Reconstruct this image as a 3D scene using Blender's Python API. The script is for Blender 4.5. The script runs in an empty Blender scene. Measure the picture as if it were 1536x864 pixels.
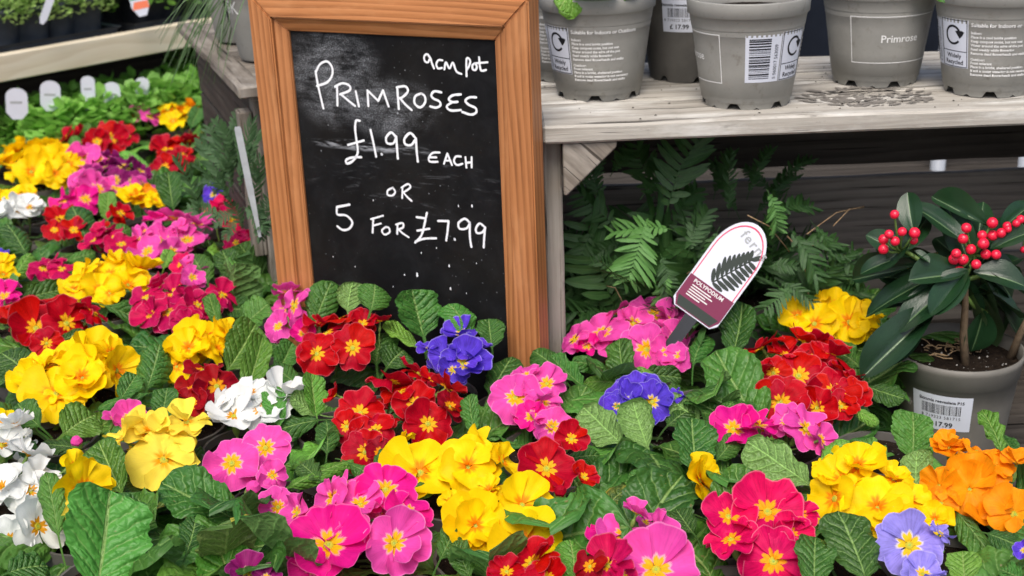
import bpy, bmesh, math, random
from math import sin, cos, pi, radians, sqrt, atan2
from mathutils import Vector, Matrix, noise
random.seed(7)
SC = bpy.context.scene
COL = SC.collection
V3 = Vector

# ------------------------------------------------------------------ camera
FPX, CX, CY = 2000.0, 768.0, 432.0
PITCH, ROLL, ZC = radians(20.5), radians(2.3), 1.36
fw = V3((0, cos(PITCH), -sin(PITCH)))
_up = V3((0, sin(PITCH), cos(PITCH)))
_r = V3((1, 0, 0))
RT = _r*cos(ROLL) - _up*sin(ROLL)
UP = _up*cos(ROLL) + _r*sin(ROLL)
CAM = V3((0, 0, ZC))
cd = bpy.data.cameras.new('camera')
cam = bpy.data.objects.new('camera', cd)
COL.objects.link(cam)
m = Matrix((RT, UP, -fw)).transposed().to_4x4()
m.translation = CAM
cam.matrix_world = m
cd.sensor_width = 36.0
cd.lens = FPX/1536*36
cd.clip_start = 0.02
cd.clip_end = 400
cd.dof.use_dof = True
cd.dof.focus_distance = 1.08
cd.dof.aperture_fstop = 11.0
SC.camera = cam

# ------------------------------------------------------------------ light: bright overcast
SUN_EL, SUN_AZ = radians(58), radians(-168)      # high, behind the camera's left shoulder
w = bpy.data.worlds.new('World')
SC.world = w
w.use_nodes = True
nt = w.node_tree
bg = nt.nodes['Background']
sky = nt.nodes.new('ShaderNodeTexSky')
sky.sky_type = 'NISHITA'
sky.sun_disc = False
sky.sun_elevation = SUN_EL
sky.sun_rotation = SUN_AZ
sky.air_density = 0.7
sky.dust_density = 4.0
sky.ozone_density = 0.6
nt.links.new(sky.outputs['Color'], bg.inputs['Color'])
bg.inputs['Strength'].default_value = 0.13
sl = bpy.data.lights.new('sun', 'SUN')
sun = bpy.data.objects.new('sun', sl)
COL.objects.link(sun)
sl.energy = 1.5
sl.angle = radians(40)
sl.color = (1.0, 0.96, 0.90)
sd = V3((sin(SUN_AZ)*cos(SUN_EL), cos(SUN_AZ)*cos(SUN_EL), sin(SUN_EL)))   # towards the sun
sun.rotation_euler = sd.to_track_quat('Z', 'Y').to_euler()
SC.view_settings.view_transform = 'Standard'
SC.view_settings.look = 'None'
SC.view_settings.gamma = 1.0
SC.view_settings.exposure = 0.72

# ------------------------------------------------------------------ measuring helpers
def ray(px, py):
    return (fw + RT*((px-CX)/FPX) - UP*((py-CY)/FPX))
def at(px, py, z):
    d = ray(px, py)
    return CAM + d*((z-ZC)/d.z)
def at_plane(px, py, O, n):
    d = ray(px, py)
    return CAM + d*((O-CAM).dot(n)/d.dot(n))
def at_y(px, py, Y):
    d = ray(px, py); return CAM + d*((Y)/d.y)
def scale_at(P):                      # pixels per metre at a point
    return FPX/((P-CAM).dot(fw))

# ------------------------------------------------------------------ object helpers
def link(name, me, parent=None, loc=None):
    o = bpy.data.objects.new(name, me)
    COL.objects.link(o)
    if parent: o.parent = parent
    if loc is not None: o.location = loc
    return o
def thing(name, label, cat, loc=(0, 0, 0), group=None, rotz=0):
    o = bpy.data.objects.new(name, None)
    COL.objects.link(o)
    o.empty_display_size = 0.02
    o.location = loc
    o.rotation_euler = (0, 0, rotz)
    return tag(o, label, cat, group)
def tag(o, label=None, cat=None, group=None, kind=None):
    if label: o['label'] = label
    if cat: o['category'] = cat
    if group: o['group'] = group
    if kind: o['kind'] = kind
    return o
def copy_tree(o, parent=None):
    c = o.copy()
    COL.objects.link(c)
    if parent: c.parent = parent
    for ch in list(o.children): copy_tree(ch, c)
    return c

class MB:
    """collects vertices, faces, uvs"""
    def __init__(s): s.v = []; s.f = []; s.uv = []; s.mi = []
    def add(s, verts, faces, uvs=None, mi=0):
        b = len(s.v)
        s.v += [tuple(v) for v in verts]
        for k, f in enumerate(faces):
            s.f.append([b+i for i in f])
            s.mi.append(mi)
            s.uv += [uvs[i] for i in f] if uvs else [(0, 0)]*len(f)
    def grid(s, nu, nv, fn, mi=0, close=False):
        vs, us = [], []
        for j in range(nv+1):
            for i in range(nu+1):
                p, q = fn(i/nu, j/nv)
                vs.append(p); us.append(q)
        fs = [(j*(nu+1)+i, j*(nu+1)+i+1, (j+1)*(nu+1)+i+1, (j+1)*(nu+1)+i) for j in range(nv) for i in range(nu)]
        s.add(vs, fs, us, mi)
    def tube(s, pts, rad, n=6, mi=0, cap=True):
        pts = [V3(p) for p in pts]
        vs = []; us = []
        L = 0
        nrm = None
        for i, p in enumerate(pts):
            t = (pts[min(i+1, len(pts)-1)]-pts[max(i-1, 0)]).normalized()
            if nrm is None:
                a = V3((0, 0, 1)) if abs(t.z) < .9 else V3((1, 0, 0))
                nrm = t.cross(a).normalized()
            nrm = (nrm - t*nrm.dot(t)).normalized()
            b = t.cross(nrm)
            r = rad(i/(len(pts)-1)) if callable(rad) else rad
            if i: L += (p-pts[i-1]).length
            for k in range(n):
                a = 2*pi*k/n
                vs.append(p + nrm*cos(a)*r + b*sin(a)*r); us.append((L, k/n))
        fs = [(i*n+k, i*n+(k+1) % n, (i+1)*n+(k+1) % n, (i+1)*n+k) for i in range(len(pts)-1) for k in range(n)]
        if cap:
            fs.append(tuple(range(n-1, -1, -1)))
            fs.append(tuple((len(pts)-1)*n+k for k in range(n)))
        s.add(vs, fs, us, mi)
    def mesh(s, name, mats, smooth=True):
        me = bpy.data.meshes.new(name)
        me.from_pydata(s.v, [], s.f)
        uvl = me.uv_layers.new(name='UVMap')
        flat = [c for q in s.uv for c in q]
        uvl.data.foreach_set('uv', flat)
        for mt in (mats if isinstance(mats, (list, tuple)) else [mats]): me.materials.append(mt)
        me.polygons.foreach_set('material_index', s.mi)
        me.polygons.foreach_set('use_smooth', [smooth]*len(s.f))
        me.update()
        return me
    def build(s, name, mats, parent=None, loc=None, smooth=True):
        return link(name, s.mesh(name, mats, smooth), parent, loc)

def board_mesh(name, L, W, T, mat, bev=0.0015, seg_l=1, wob=0.0, seed=0):
    """a sawn board: x along the grain 0..L, y 0..W, z 0..T; uv in metres, edges eased, slightly uneven"""
    rnd = random.Random(seed)
    bm = bmesh.new()
    n = max(1, seg_l)
    rings = []
    for i in range(n+1):
        x = L*i/n
        d = [rnd.uniform(-wob, wob) for _ in range(4)]
        rings.append([bm.verts.new((x, 0+d[0], 0)), bm.verts.new((x, W+d[1], 0)), bm.verts.new((x, W+d[1]*.7, T+d[2])), bm.verts.new((x, 0+d[0]*.7, T+d[3]))])
    for i in range(n):
        a, b = rings[i], rings[i+1]
        for k in range(4):
            bm.faces.new((a[k], a[(k+1) % 4], b[(k+1) % 4], b[k]))
    bm.faces.new(rings[0]); bm.faces.new(rings[-1][::-1])
    bmesh.ops.recalc_face_normals(bm, faces=bm.faces)
    if bev:
        es = [e for e in bm.edges if e.calc_face_angle(0) > .6]
        bmesh.ops.bevel(bm, geom=es, offset=bev, segments=1, affect='EDGES')
    bm.normal_update()
    uvl = bm.loops.layers.uv.new('UVMap')
    off = rnd.uniform(0, 5); offv = rnd.uniform(0, 5)
    for f in bm.faces:
        endface = abs(f.normal.x) > .8
        for l in f.loops:
            c = l.vert.co
            if endface: l[uvl].uv = (off + c.z*.1, offv + c.y + .01)
            elif abs(f.normal.z) > .5: l[uvl].uv = (off + c.x, offv + c.y)
            else: l[uvl].uv = (off + c.x, offv + c.z + c.y + .013)
    me = bpy.data.meshes.new(name)
    bm.to_mesh(me); bm.free()
    me.materials.append(mat)
    return me
def frame_mat(O, ax, ay, az):
    mm = Matrix((V3(ax).normalized(), V3(ay).normalized(), V3(az).normalized())).transposed().to_4x4()
    mm.translation = V3(O)
    return mm
def board(name, O, ax, ay, L, W, T, mat, parent, **k):
    """board whose corner is O (in parent space), length along ax, width along ay, thickness along ax x ay"""
    ax = V3(ax).normalized(); ay = V3(ay).normalized()
    o = link(name, board_mesh(name, L, W, T, mat, seed=random.randint(0, 10**6), **k), parent)
    o.matrix_basis = frame_mat(O, ax, ay, ax.cross(ay))
    return o

# ------------------------------------------------------------------ materials
class NT:
    def __init__(s, name):
        s.m = bpy.data.materials.new(name); s.m.use_nodes = True
        s.t = s.m.node_tree; s.b = s.t.nodes['Principled BSDF']; s.out = s.t.nodes['Material Output']
    def n(s, typ, **k):
        nd = s.t.nodes.new(typ)
        for a, v in k.items(): setattr(nd, a, v)
        return nd
    def l(s, a, b): s.t.links.new(a, b)
    def put(s, sock, v):
        if hasattr(v, 'is_linked') or isinstance(v, bpy.types.NodeSocket): s.l(v, sock)
        else: sock.default_value = v
    def math(s, op, a, b=0.0, c=None, clamp=False):
        nd = s.n('ShaderNodeMath', operation=op); nd.use_clamp = clamp
        s.put(nd.inputs[0], a); s.put(nd.inputs[1], b)
        if c is not None: s.put(nd.inputs[2], c)
        return nd.outputs[0]
    def smooth(s, x, a, b):
        nd = s.n('ShaderNodeMapRange', interpolation_type='SMOOTHSTEP')
        s.put(nd.inputs['Value'], x); s.put(nd.inputs['From Min'], a); s.put(nd.inputs['From Max'], b)
        return nd.outputs[0]
    def mix(s, f, a, b, blend='MIX'):
        nd = s.n('ShaderNodeMix', data_type='RGBA', blend_type=blend)
        s.put(nd.inputs[0], f)
        s.put(nd.inputs[6], a if not isinstance(a, tuple) else (*a, 1)); s.put(nd.inputs[7], b if not isinstance(b, tuple) else (*b, 1))
        return nd.outputs[2]
    def ramp(s, f, stops):
        nd = s.n('ShaderNodeValToRGB')
        e = nd.color_ramp.elements
        while len(e) < len(stops): e.new(.5)
        for q, (p, c) in zip(e, stops): q.position = p; q.color = (*c, 1) if isinstance(c, tuple) else (c, c, c, 1)
        s.l(f, nd.inputs[0]); return nd.outputs[0]
    def uv(s):
        nd = s.n('ShaderNodeTexCoord'); return nd.outputs['UV']
    def obj(s):
        nd = s.n('ShaderNodeTexCoord'); return nd.outputs['Object']
    def sep(s, v):
        nd = s.n('ShaderNodeSeparateXYZ'); s.l(v, nd.inputs[0]); return nd.outputs
    def map(s, v, scale=(1, 1, 1), loc=(0, 0, 0), add=None):
        nd = s.n('ShaderNodeMapping'); s.l(v, nd.inputs[0]); nd.inputs['Scale'].default_value = scale; nd.inputs['Location'].default_value = loc
        return nd.outputs[0]
    def offrand(s, v, k=17.0):
        r = s.n('ShaderNodeObjectInfo').outputs['Random']
        a = s.n('ShaderNodeVectorMath', operation='ADD'); s.l(v, a.inputs[0])
        c = s.n('ShaderNodeCombineXYZ'); q = s.math('MULTIPLY', r, k); s.l(q, c.inputs[0]); s.l(q, c.inputs[1]); s.l(c.outputs[0], a.inputs[1])
        return a.outputs[0]
    def noise(s, v, scale, detail=3, rough=.55, dist=0.0, out='Fac'):
        nd = s.n('ShaderNodeTexNoise'); s.l(v, nd.inputs['Vector']); nd.inputs['Scale'].default_value = scale
        nd.inputs['Detail'].default_value = detail; nd.inputs['Roughness'].default_value = rough; nd.inputs['Distortion'].default_value = dist
        return nd.outputs[out]
    def vor(s, v, scale, feature='F1', out='Distance'):
        nd = s.n('ShaderNodeTexVoronoi', feature=feature); s.l(v, nd.inputs['Vector']); nd.inputs['Scale'].default_value = scale
        return nd.outputs[out]
    def bump(s, h, strength=.3, dist=.001):
        nd = s.n('ShaderNodeBump'); nd.inputs['Strength'].default_value = strength; nd.inputs['Distance'].default_value = dist
        s.l(h, nd.inputs['Height']); s.l(nd.outputs[0], s.b.inputs['Normal']); return nd.outputs[0]
    def base(s, c, rough=.5, spec=.5):
        s.put(s.b.inputs['Base Color'], c if not isinstance(c, tuple) else (*c, 1))
        s.put(s.b.inputs['Roughness'], rough); s.b.inputs['Specular IOR Level'].default_value = spec
    def translucent(s, col, fac, nrm=None):
        tr = s.n('ShaderNodeBsdfTranslucent'); s.put(tr.inputs[0], col if not isinstance(col, tuple) else (*col, 1))
        if nrm: s.l(nrm, tr.inputs['Normal'])
        mx = s.n('ShaderNodeMixShader'); mx.inputs[0].default_value = fac
        s.l(s.b.outputs[0], mx.inputs[1]); s.l(tr.outputs[0], mx.inputs[2]); s.l(mx.outputs[0], s.out.inputs[0])
    def rand(s): return s.n('ShaderNodeObjectInfo').outputs['Random']
    def backfacing(s): return s.n('ShaderNodeNewGeometry').outputs['Backfacing']

def plain(name, col, rough=.5, spec=.4, var=0.0, scale=60, bump=0.0):
    q = NT(name)
    if var or bump:
        o = q.obj()
        nz = q.noise(o, scale, 4, .6)
        if var:
            q.base(q.ramp(nz, [(.3, tuple(c*(1-var) for c in col)), (.7, tuple(min(1, c*(1+var)) for c in col))]), rough, spec)
        else: q.base(col, rough, spec)
        if bump: q.bump(nz, bump, .001)
    else: q.base(col, rough, spec)
    return q.m

def wood(name, dark, mid, light, ring=42, grain=1.0, rough=.55, spec=.3, bump=.25, weather=0.0, crack=0.0, pale=None, wavy=5.0):
    """uv in metres, u along the grain"""
    q = NT(name)
    uv = q.uv()
    big = q.noise(q.map(uv, (2.2, 9, 1)), 1.0, 2, .5)
    c = q.n('ShaderNodeCombineXYZ')
    x, y, _ = q.sep(uv)
    q.l(q.math('MULTIPLY', x, 2.0), c.inputs[0])
    q.l(q.math('ADD', q.math('MULTIPLY', y, ring), q.math('MULTIPLY', big, wavy)), c.inputs[1])
    rings = q.math('FRACT', q.math('ADD', q.sep(c.outputs[0])[1], 0.0))
    rings = q.math('MULTIPLY', q.smooth(rings, 0, .75), q.smooth(rings, 1.0, .85))
    fib = q.noise(q.map(uv, (9, 420, 1)), 1.0, 5, .75)
    blotch = q.noise(q.map(uv, (7, 22, 1)), 1.0, 4, .6)
    val = q.math('ADD', q.math('MULTIPLY', rings, .38*grain), q.math('ADD', q.math('MULTIPLY', fib, .55), q.math('MULTIPLY', blotch, .28)))
    col = q.ramp(val, [(.22, dark), (.52, mid), (.88, light)])
    h = val
    if weather:
        wz = q.noise(q.map(uv, (9, 30, 1), (3, 1, 0)), 1.0, 5, .65)
        col = q.mix(q.math('MULTIPLY', q.smooth(wz, .48, .72), weather), col, pale or (.5, .47, .4))
        dz = q.noise(q.map(uv, (20, 60, 1), (8, 2, 0)), 1.0, 5, .7)
        col = q.mix(q.math('MULTIPLY', q.smooth(dz, .58, .75), .6*weather), col, tuple(v*.35 for v in dark))
    if crack:
        kz = q.noise(q.map(uv, (5, 210, 1), (1, 7, 0)), 1.0, 2, .5, .3)
        k = q.smooth(kz, .625, .67)
        col = q.mix(q.math('MULTIPLY', k, crack), col, tuple(v*.25 for v in dark))
        h = q.math('SUBTRACT', h, q.math('MULTIPLY', k, .9))
    rr = q.rand()
    hs = q.n('ShaderNodeHueSaturation'); q.l(col, hs.inputs['Color']); q.l(q.math('ADD', q.math('MULTIPLY', rr, .24), .88), hs.inputs['Value'])
    q.base(hs.outputs[0], rough, spec)
    q.bump(h, bump, .0012)
    return q.m

M = {}
M['frame_wood'] = wood('varnished pine', (.15, .052, .017), (.40, .158, .054), (.58, .25, .098), ring=150, grain=.6, rough=.42, spec=.4, bump=.22, wavy=4.0, weather=.34, pale=(.66, .33, .145))
M['crate_grey'] = wood('weathered crate wood', (.085, .072, .058), (.19, .165, .135), (.32, .285, .235), ring=70, grain=.45, wavy=3.0, rough=.85, spec=.15, bump=.5, weather=.55, crack=.8, pale=(.42, .39, .34))
M['crate_pale'] = wood('pale bleached shelf wood', (.17, .152, .126), (.42, .395, .345), (.64, .62, .57), ring=48, grain=.25, wavy=3.0, rough=.8, spec=.2, bump=.6, weather=1.0, crack=1.0, pale=(.63, .62, .575))
M['crate_dark'] = wood('damp dark crate wood', (.022, .019, .016), (.055, .047, .039), (.10, .087, .073), ring=70, grain=.4, wavy=3.0, rough=.8, spec=.2, bump=.5, weather=.4, crack=.7, pale=(.12, .105, .09))  # colour lowered to carry the shadow on side and inner slats
M['crate_post'] = wood('pale grey crate wood', (.15, .135, .112), (.33, .30, .255), (.47, .435, .38), ring=70, grain=.4, wavy=3.0, rough=.82, spec=.2, bump=.5, weather=.6, crack=.8, pale=(.48, .45, .40))  # toned up to offset the sign's shade on the front post
M['crate_mid'] = wood('brown grey crate wood', (.085, .075, .064), (.21, .185, .155), (.33, .295, .255), ring=70, grain=.4, wavy=3.0, rough=.82, spec=.2, bump=.45, weather=.4, crack=.7, pale=(.27, .245, .21))  # paler slat wood, standing in for light reaching inside the crate
M['cream_wood'] = wood('fresh sawn pale timber', (.52, .43, .29), (.66, .58, .43), (.74, .68, .55), ring=26, grain=.5, rough=.7, spec=.25, bump=.2)
M['bench_dark'] = wood('old bench wood', (.02, .017, .015), (.045, .04, .035), (.07, .062, .055), rough=.85, spec=.15, bump=.4)
M['black_plastic'] = plain('black pot plastic', (.014, .016, .020), .45, .4, .25, 30)
M['slate_plastic'] = plain('slate pot plastic', (.045, .055, .068), .5, .35, .2, 30)
M['dark_taupe'] = plain('dark taupe pot plastic', (.10, .095, .085), .55, .3, .15, 40)
M['mid_taupe'] = plain('grey brown pot plastic', (.15, .142, .122), .5, .35, .10, 40)  # taupe darkened: the shadow on the evergreen's pot is in the colour
M['white_print'] = plain('white ink', (.72, .72, .70), .6, .2)
M['white_label'] = plain('white label plastic', (.60, .63, .70), .4, .35, .05, 25)
M['black_ink'] = plain('black ink', (.015, .015, .018), .6, .2)
M['burgundy'] = plain('burgundy ink', (.16, .014, .055), .45, .35)
M['crimson_line'] = plain('crimson ink', (.62, .05, .12), .45, .35)
M['fern_ink'] = plain('dark green ink', (.025, .035, .028), .5, .3)
M['grey_ink'] = plain('grey ink', (.32, .34, .34), .5, .3)
M['green_ink'] = plain('green card', (.02, .28, .12), .45, .35)
M['orange_ink'] = plain('orange card', (.80, .20, .10), .45, .35)
M['metal_white'] = plain('white painted metal', (.36, .39, .43), .35, .5)
M['shade_cloth'] = plain('dark shade cloth', (.010, .013, .020), .9, .1, .35, 9, .2)
M['twine'] = plain('pale root', (.42, .29, .16), .8, .2, .3, 200)
M['bark'] = plain('woody stem', (.115, .082, .05), .8, .2, .35, 180, .4)
M['green_stem'] = plain('green stem', (.13, .22, .05), .5, .3, .2, 90)

def taupe():
    q = NT('taupe recycled plastic')
    o = q.obj()
    nz = q.noise(o, 22, 4, .6); sp = q.noise(o, 420, 2, .5)
    col = q.ramp(nz, [(.3, (.222, .220, .200)), (.7, (.282, .278, .252))])
    col = q.mix(q.math('MULTIPLY', q.smooth(sp, .66, .74), .45), col, (.16, .155, .14))
    dirt = q.noise(o, 70, 5, .7)
    col = q.mix(q.math('MULTIPLY', q.smooth(dirt, .56, .72), .6), col, (.15, .135, .11))
    q.base(col, q.ramp(nz, [(.3, .48), (.7, .62)]), .35)
    q.bump(sp, .05, .0003)
    return q.m
M['taupe'] = taupe()

def soil():
    q = NT('peat soil')
    o = q.obj()
    nz = q.noise(o, 160, 5, .7); g = q.noise(o, 420, 2, .5)
    col = q.ramp(nz, [(.3, (.006, .004, .003)), (.62, (.022, .015, .010)), (.85, (.06, .044, .03))])
    col = q.mix(q.smooth(g, .70, .74), col, (.40, .38, .34))
    q.base(col, .95, .1); q.bump(nz, 1.0, .004)
    return q.m
M['soil'] = soil()

def chalkboard():
    q = NT('chalkboard with smudges')
    uv = q.uv()                       # metres on the board, origin bottom left
    x, y, _ = q.sep(uv)
    # rubbed chalk cloud at the upper left, smear line under the heading, dusty specks
    def blob(cx_, cy_, rx, ry):
        a = q.math('DIVIDE', q.math('SUBTRACT', x, cx_), rx); b = q.math('DIVIDE', q.math('SUBTRACT', y, cy_), ry)
        return q.smooth(q.math('ADD', q.math('MULTIPLY', a, a), q.math('MULTIPLY', b, b)), 1.3, -.1)
    n1 = q.noise(uv, 28, 6, .7, .6); n2 = q.noise(uv, 700, 2, .6); n3 = q.noise(uv, 10, 3, .6)
    sw = q.noise(q.map(uv, (40, 190, 1)), 1.0, 4, .65, .5)
    cloud = q.math('MAXIMUM', blob(.050, .338, .056, .056), q.math('MULTIPLY', blob(.105, .310, .062, .032), .85))
    cloud = q.math('MULTIPLY', cloud, q.smooth(q.math('ADD', q.math('MULTIPLY', n1, .6), q.math('MULTIPLY', sw, .4)), .36, .66))
    cloud = q.math('MULTIPLY', cloud, q.math('ADD', q.math('MULTIPLY', q.smooth(n2, .40, .68), .75), .25))
    bar = q.math('MULTIPLY', blob(.085, .268, .075, .006), q.smooth(sw, .45, .62))
    rub = q.math('MULTIPLY', blob(.125, .235, .13, .035), q.math('MULTIPLY', q.smooth(sw, .55, .75), .12))
    dots = q.math('MULTIPLY', q.smooth(q.noise(uv, 330, 1, .5), .735, .775), q.smooth(n3, .42, .62))
    haze = q.math('MULTIPLY', q.smooth(n1, .35, .85), .018)
    f = q.math('ADD', q.math('MULTIPLY', cloud, .60), q.math('ADD', q.math('MULTIPLY', bar, .55), q.math('ADD', rub, q.math('ADD', q.math('MULTIPLY', dots, .45), haze))), clamp=True)
    basec = q.mix(q.smooth(n3, .35, .7), (.0045, .0048, .0056), (.0085, .0078, .007))
    q.base(q.mix(f, basec, (.55, .58, .62)), .62, .14)
    q.bump(n2, .08, .0004)
    return q.m
M['chalkboard'] = chalkboard()
def chalk():
    q = NT('chalk pen line')
    nz = q.noise(q.obj(), 900, 3, .6)
    q.base(q.ramp(nz, [(.28, (.55, .57, .60)), (.45, (.82, .84, .86))]), .8, .1)
    return q.m
M['chalk'] = chalk()

def leaf_mat(name, dark, light, vein, under, yellow=0.0, rough=.45, nlat=7.0, bmp=.5):
    """primrose leaf blade: uv.x across 0..1, uv.y base to tip"""
    q = NT(name)
    uv = q.uv()
    x, y, _ = q.sep(uv)
    a = q.math('ABSOLUTE', q.math('SUBTRACT', x, .5))            # 0..0.5
    wob = q.math('MULTIPLY', q.noise(q.offrand(uv, 9), 5, 2, .5), .10)
    t = q.math('ADD', q.math('SUBTRACT', q.math('MULTIPLY', y, nlat), q.math('MULTIPLY', a, nlat*.55)), q.math('MULTIPLY', wob, nlat))
    fr = q.math('FRACT', q.math('ADD', t, 20.0))
    dist = q.math('ABSOLUTE', q.math('SUBTRACT', fr, .5))        # .5 at cell edge = vein
    lat = q.math('MULTIPLY', q.smooth(dist, .42, .49), q.smooth(a, .50, .30))
    mid = q.smooth(a, .032, .012)
    net = q.vor(q.map(q.offrand(uv, 5), (6.0, 9.0, 1)), 1.5, 'DISTANCE_TO_EDGE')
    netv = q.smooth(net, .05, .0)
    veins = q.math('MAXIMUM', mid, q.math('MAXIMUM', q.math('MULTIPLY', lat, .62), q.math('MULTIPLY', netv, .10)))
    pat = q.noise(q.offrand(uv), 3.0, 4, .6)
    col = q.ramp(pat, [(.3, dark), (.72, light)])
    rnd = q.rand()
    col = q.mix(q.math('MULTIPLY', q.math('POWER', rnd, 2.0), .55), col, tuple(min(1, c*1.9) for c in light))
    hv = q.n('ShaderNodeHueSaturation'); q.l(col, hv.inputs['Color']); r2_ = q.math('FRACT', q.math('MULTIPLY', rnd, 7.31)); q.l(q.math('ADD', q.math('MULTIPLY', r2_, .62), .58), hv.inputs['Value']); q.l(q.math('ADD', q.math('MULTIPLY', q.math('FRACT', q.math('MULTIPLY', rnd, 13.7)), .03), .492), hv.inputs['Hue']); col = hv.outputs[0]
    if yellow:
        col = q.mix(q.math('MULTIPLY', q.smooth(q.noise(q.offrand(uv), 2.2, 3, .6), .42, .68), yellow), col, (.55, .47, .06))
    # small blemishes
    bl = q.noise(q.offrand(uv, 31), 14, 2, .5)
    col = q.mix(q.math('MULTIPLY', q.smooth(bl, .69, .74), .75), col, (.20, .17, .06))
    top = q.mix(veins, col, vein)
    un = q.mix(q.math('MAXIMUM', mid, q.math('MAXIMUM', q.math('MULTIPLY', lat, .9), q.math('MULTIPLY', netv, .6))), under, tuple(min(1, c*1.9) for c in under))
    bf = q.backfacing()
    fin = q.mix(bf, top, un)
    q.base(fin, rough, .36)
    dome = q.math('ADD', q.math('MULTIPLY', q.smooth(net, 0.0, .40), .62), q.math('MULTIPLY', q.smooth(dist, .5, .15), 1.0))
    dome = q.math('SUBTRACT', dome, q.math('MULTIPLY', mid, .8))
    nr = q.bump(dome, bmp, .0032)
    q.translucent(q.mix(.5, fin, tuple(min(1, c*2.0) for c in light)), .18, nr)
    return q.m
M['leaf'] = leaf_mat('primrose leaf', (.024, .085, .013), (.068, .178, .026), (.19, .32, .085), (.11, .22, .06))
M['leaf_light'] = leaf_mat('young primrose leaf', (.060, .165, .016), (.120, .265, .034), (.26, .40, .10), (.15, .27, .07))
M['leaf_yellow'] = leaf_mat('yellowing primrose leaf', (.05, .12, .02), (.10, .20, .03), (.24, .32, .08), (.16, .22, .06), yellow=.9)

def petal_mat(name, col, eye, edge=None, eye_r=.34, rim=None, vein=.16, flame=0.0, rough=.55):
    q = NT(name)
    uv = q.uv()
    x, y, _ = q.sep(uv)
    u = q.math('SUBTRACT', q.math('MULTIPLY', x, 2.0), 1.0)
    au = q.math('ABSOLUTE', u)
    st = q.noise(q.offrand(q.map(uv, (26, 2.2, 1)), 13), 1.0, 3, .6)
    soft = q.noise(q.offrand(uv, 7), 3.2, 3, .55)
    dk = tuple(c*(1-vein*1.6) for c in col); lt = tuple(min(.95, c*(1+vein)+.015*vein) for c in col)
    c0 = q.ramp(q.math('ADD', q.math('MULTIPLY', st, .55), q.math('MULTIPLY', soft, .45)), [(.32, dk), (.5, col), (.68, lt)])
    hs = q.n('ShaderNodeHueSaturation'); q.l(c0, hs.inputs['Color'])
    rr = q.rand()
    q.l(q.math('ADD', q.math('MULTIPLY', rr, .010), .494), hs.inputs['Hue'])
    q.l(q.math('ADD', q.math('MULTIPLY', rr, .22 if col[1] < .3 else .10), .80 if col[1] < .3 else .92), hs.inputs['Value'])
    c1 = hs.outputs[0]
    if edge:
        ed = q.math('MULTIPLY', q.smooth(q.math('ADD', y, q.math('MULTIPLY', soft, .03)), .978, .996), .42)
        c1 = q.mix(ed, c1, edge)
    if eye:
        # five-pointed star: each petal carries a notched patch, ragged at its tip
        r0 = q.math('SUBTRACT', q.math('ADD', eye_r+.05, q.math('MULTIPLY', q.math('SUBTRACT', st, .5), .20)), q.math('MULTIPLY', q.math('POWER', q.math('ABSOLUTE', q.math('SUBTRACT', au, .34)), 1.2), .24))
        k = q.smooth(y, r0, q.math('SUBTRACT', r0, .045 if not flame else .22))
        if rim:
            kr = q.smooth(y, q.math('ADD', r0, .07), q.math('ADD', r0, .0))
            c1 = q.mix(q.math('MULTIPLY', kr, .6), c1, rim)
        ey = q.mix(q.smooth(st, .4, .62), eye, tuple(e*f for e, f in zip(eye, (.95, .72, .6))))
        c1 = q.mix(k, c1, ey)
    sp_ = q.noise(q.offrand(uv, 41), 11, 2, .5)
    c1 = q.mix(q.math('MULTIPLY', q.smooth(sp_, .735, .775), .6), c1, tuple(.45*c+.22 for c in col))
    q.base(c1, rough, .13)
    nr = q.bump(q.math('ADD', st, q.math('MULTIPLY', soft, .6)), .08, .0012)
    q.translucent(c1, .30, nr)
    return q.m
YE = (.88, .50, .012)
PETALS = {
    'W': petal_mat('white petal', (.78, .80, .77), (.72, .36, .015), eye_r=.30, vein=.05),
    'Y': petal_mat('yellow petal', (.95, .66, .003), (.92, .30, .003), eye_r=.42, vein=.05, flame=.6),
    'L': petal_mat('lemon petal', (.95, .76, .075), (.92, .42, .005), eye_r=.36, vein=.06, flame=.6),
    'P': petal_mat('pink petal', (.86, .080, .42), YE, edge=(.92, .40, .68), eye_r=.33, rim=(.92, .62, .55), vein=.13),
    'M': petal_mat('magenta petal', (.84, .010, .27), YE, edge=(.90, .25, .5), eye_r=.33, rim=(.92, .5, .4), vein=.13),
    'R': petal_mat('red petal', (.52, .0012, .008), YE, edge=(.80, .18, .22), eye_r=.33, vein=.20),
    'D': petal_mat('dark red petal', (.33, .002, .008), (.85, .36, .008), edge=(.6, .08, .12), eye_r=.36, vein=.25),
    'C': petal_mat('crimson petal', (.56, .004, .085), YE, edge=(.80, .25, .38), eye_r=.27, vein=.25),
    'B': petal_mat('rose petal', (.74, .004, .10), (.92, .42, .01), edge=(.88, .28, .38), eye_r=.34, vein=.22),
    'V': petal_mat('violet petal', (.115, .05, .60), (.88, .58, .02), edge=(.55, .48, .88), eye_r=.27, rim=(.8, .75, .5), vein=.30),
    'A': petal_mat('lavender petal', (.33, .27, .80), (.90, .60, .02), edge=(.6, .55, .92), eye_r=.33, rim=(.9, .85, .72), vein=.20),
    'O': petal_mat('orange petal', (.93, .315, .004), (.88, .42, .01), eye_r=.18, vein=.14),
    'U': petal_mat('wine purple petal', (.26, .010, .13), (.88, .55, .05), edge=(.55, .15, .4), eye_r=.32, rim=(.8, .6, .4), vein=.25),
}
M['eye'] = plain('flower throat', (.42, .36, .02), .6, .2, .4, 900)
M['eye_green'] = plain('green stigma', (.30, .38, .05), .5, .3)
M['calyx'] = plain('green calyx', (.16, .27, .055), .5, .3, .25, 150)
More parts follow.
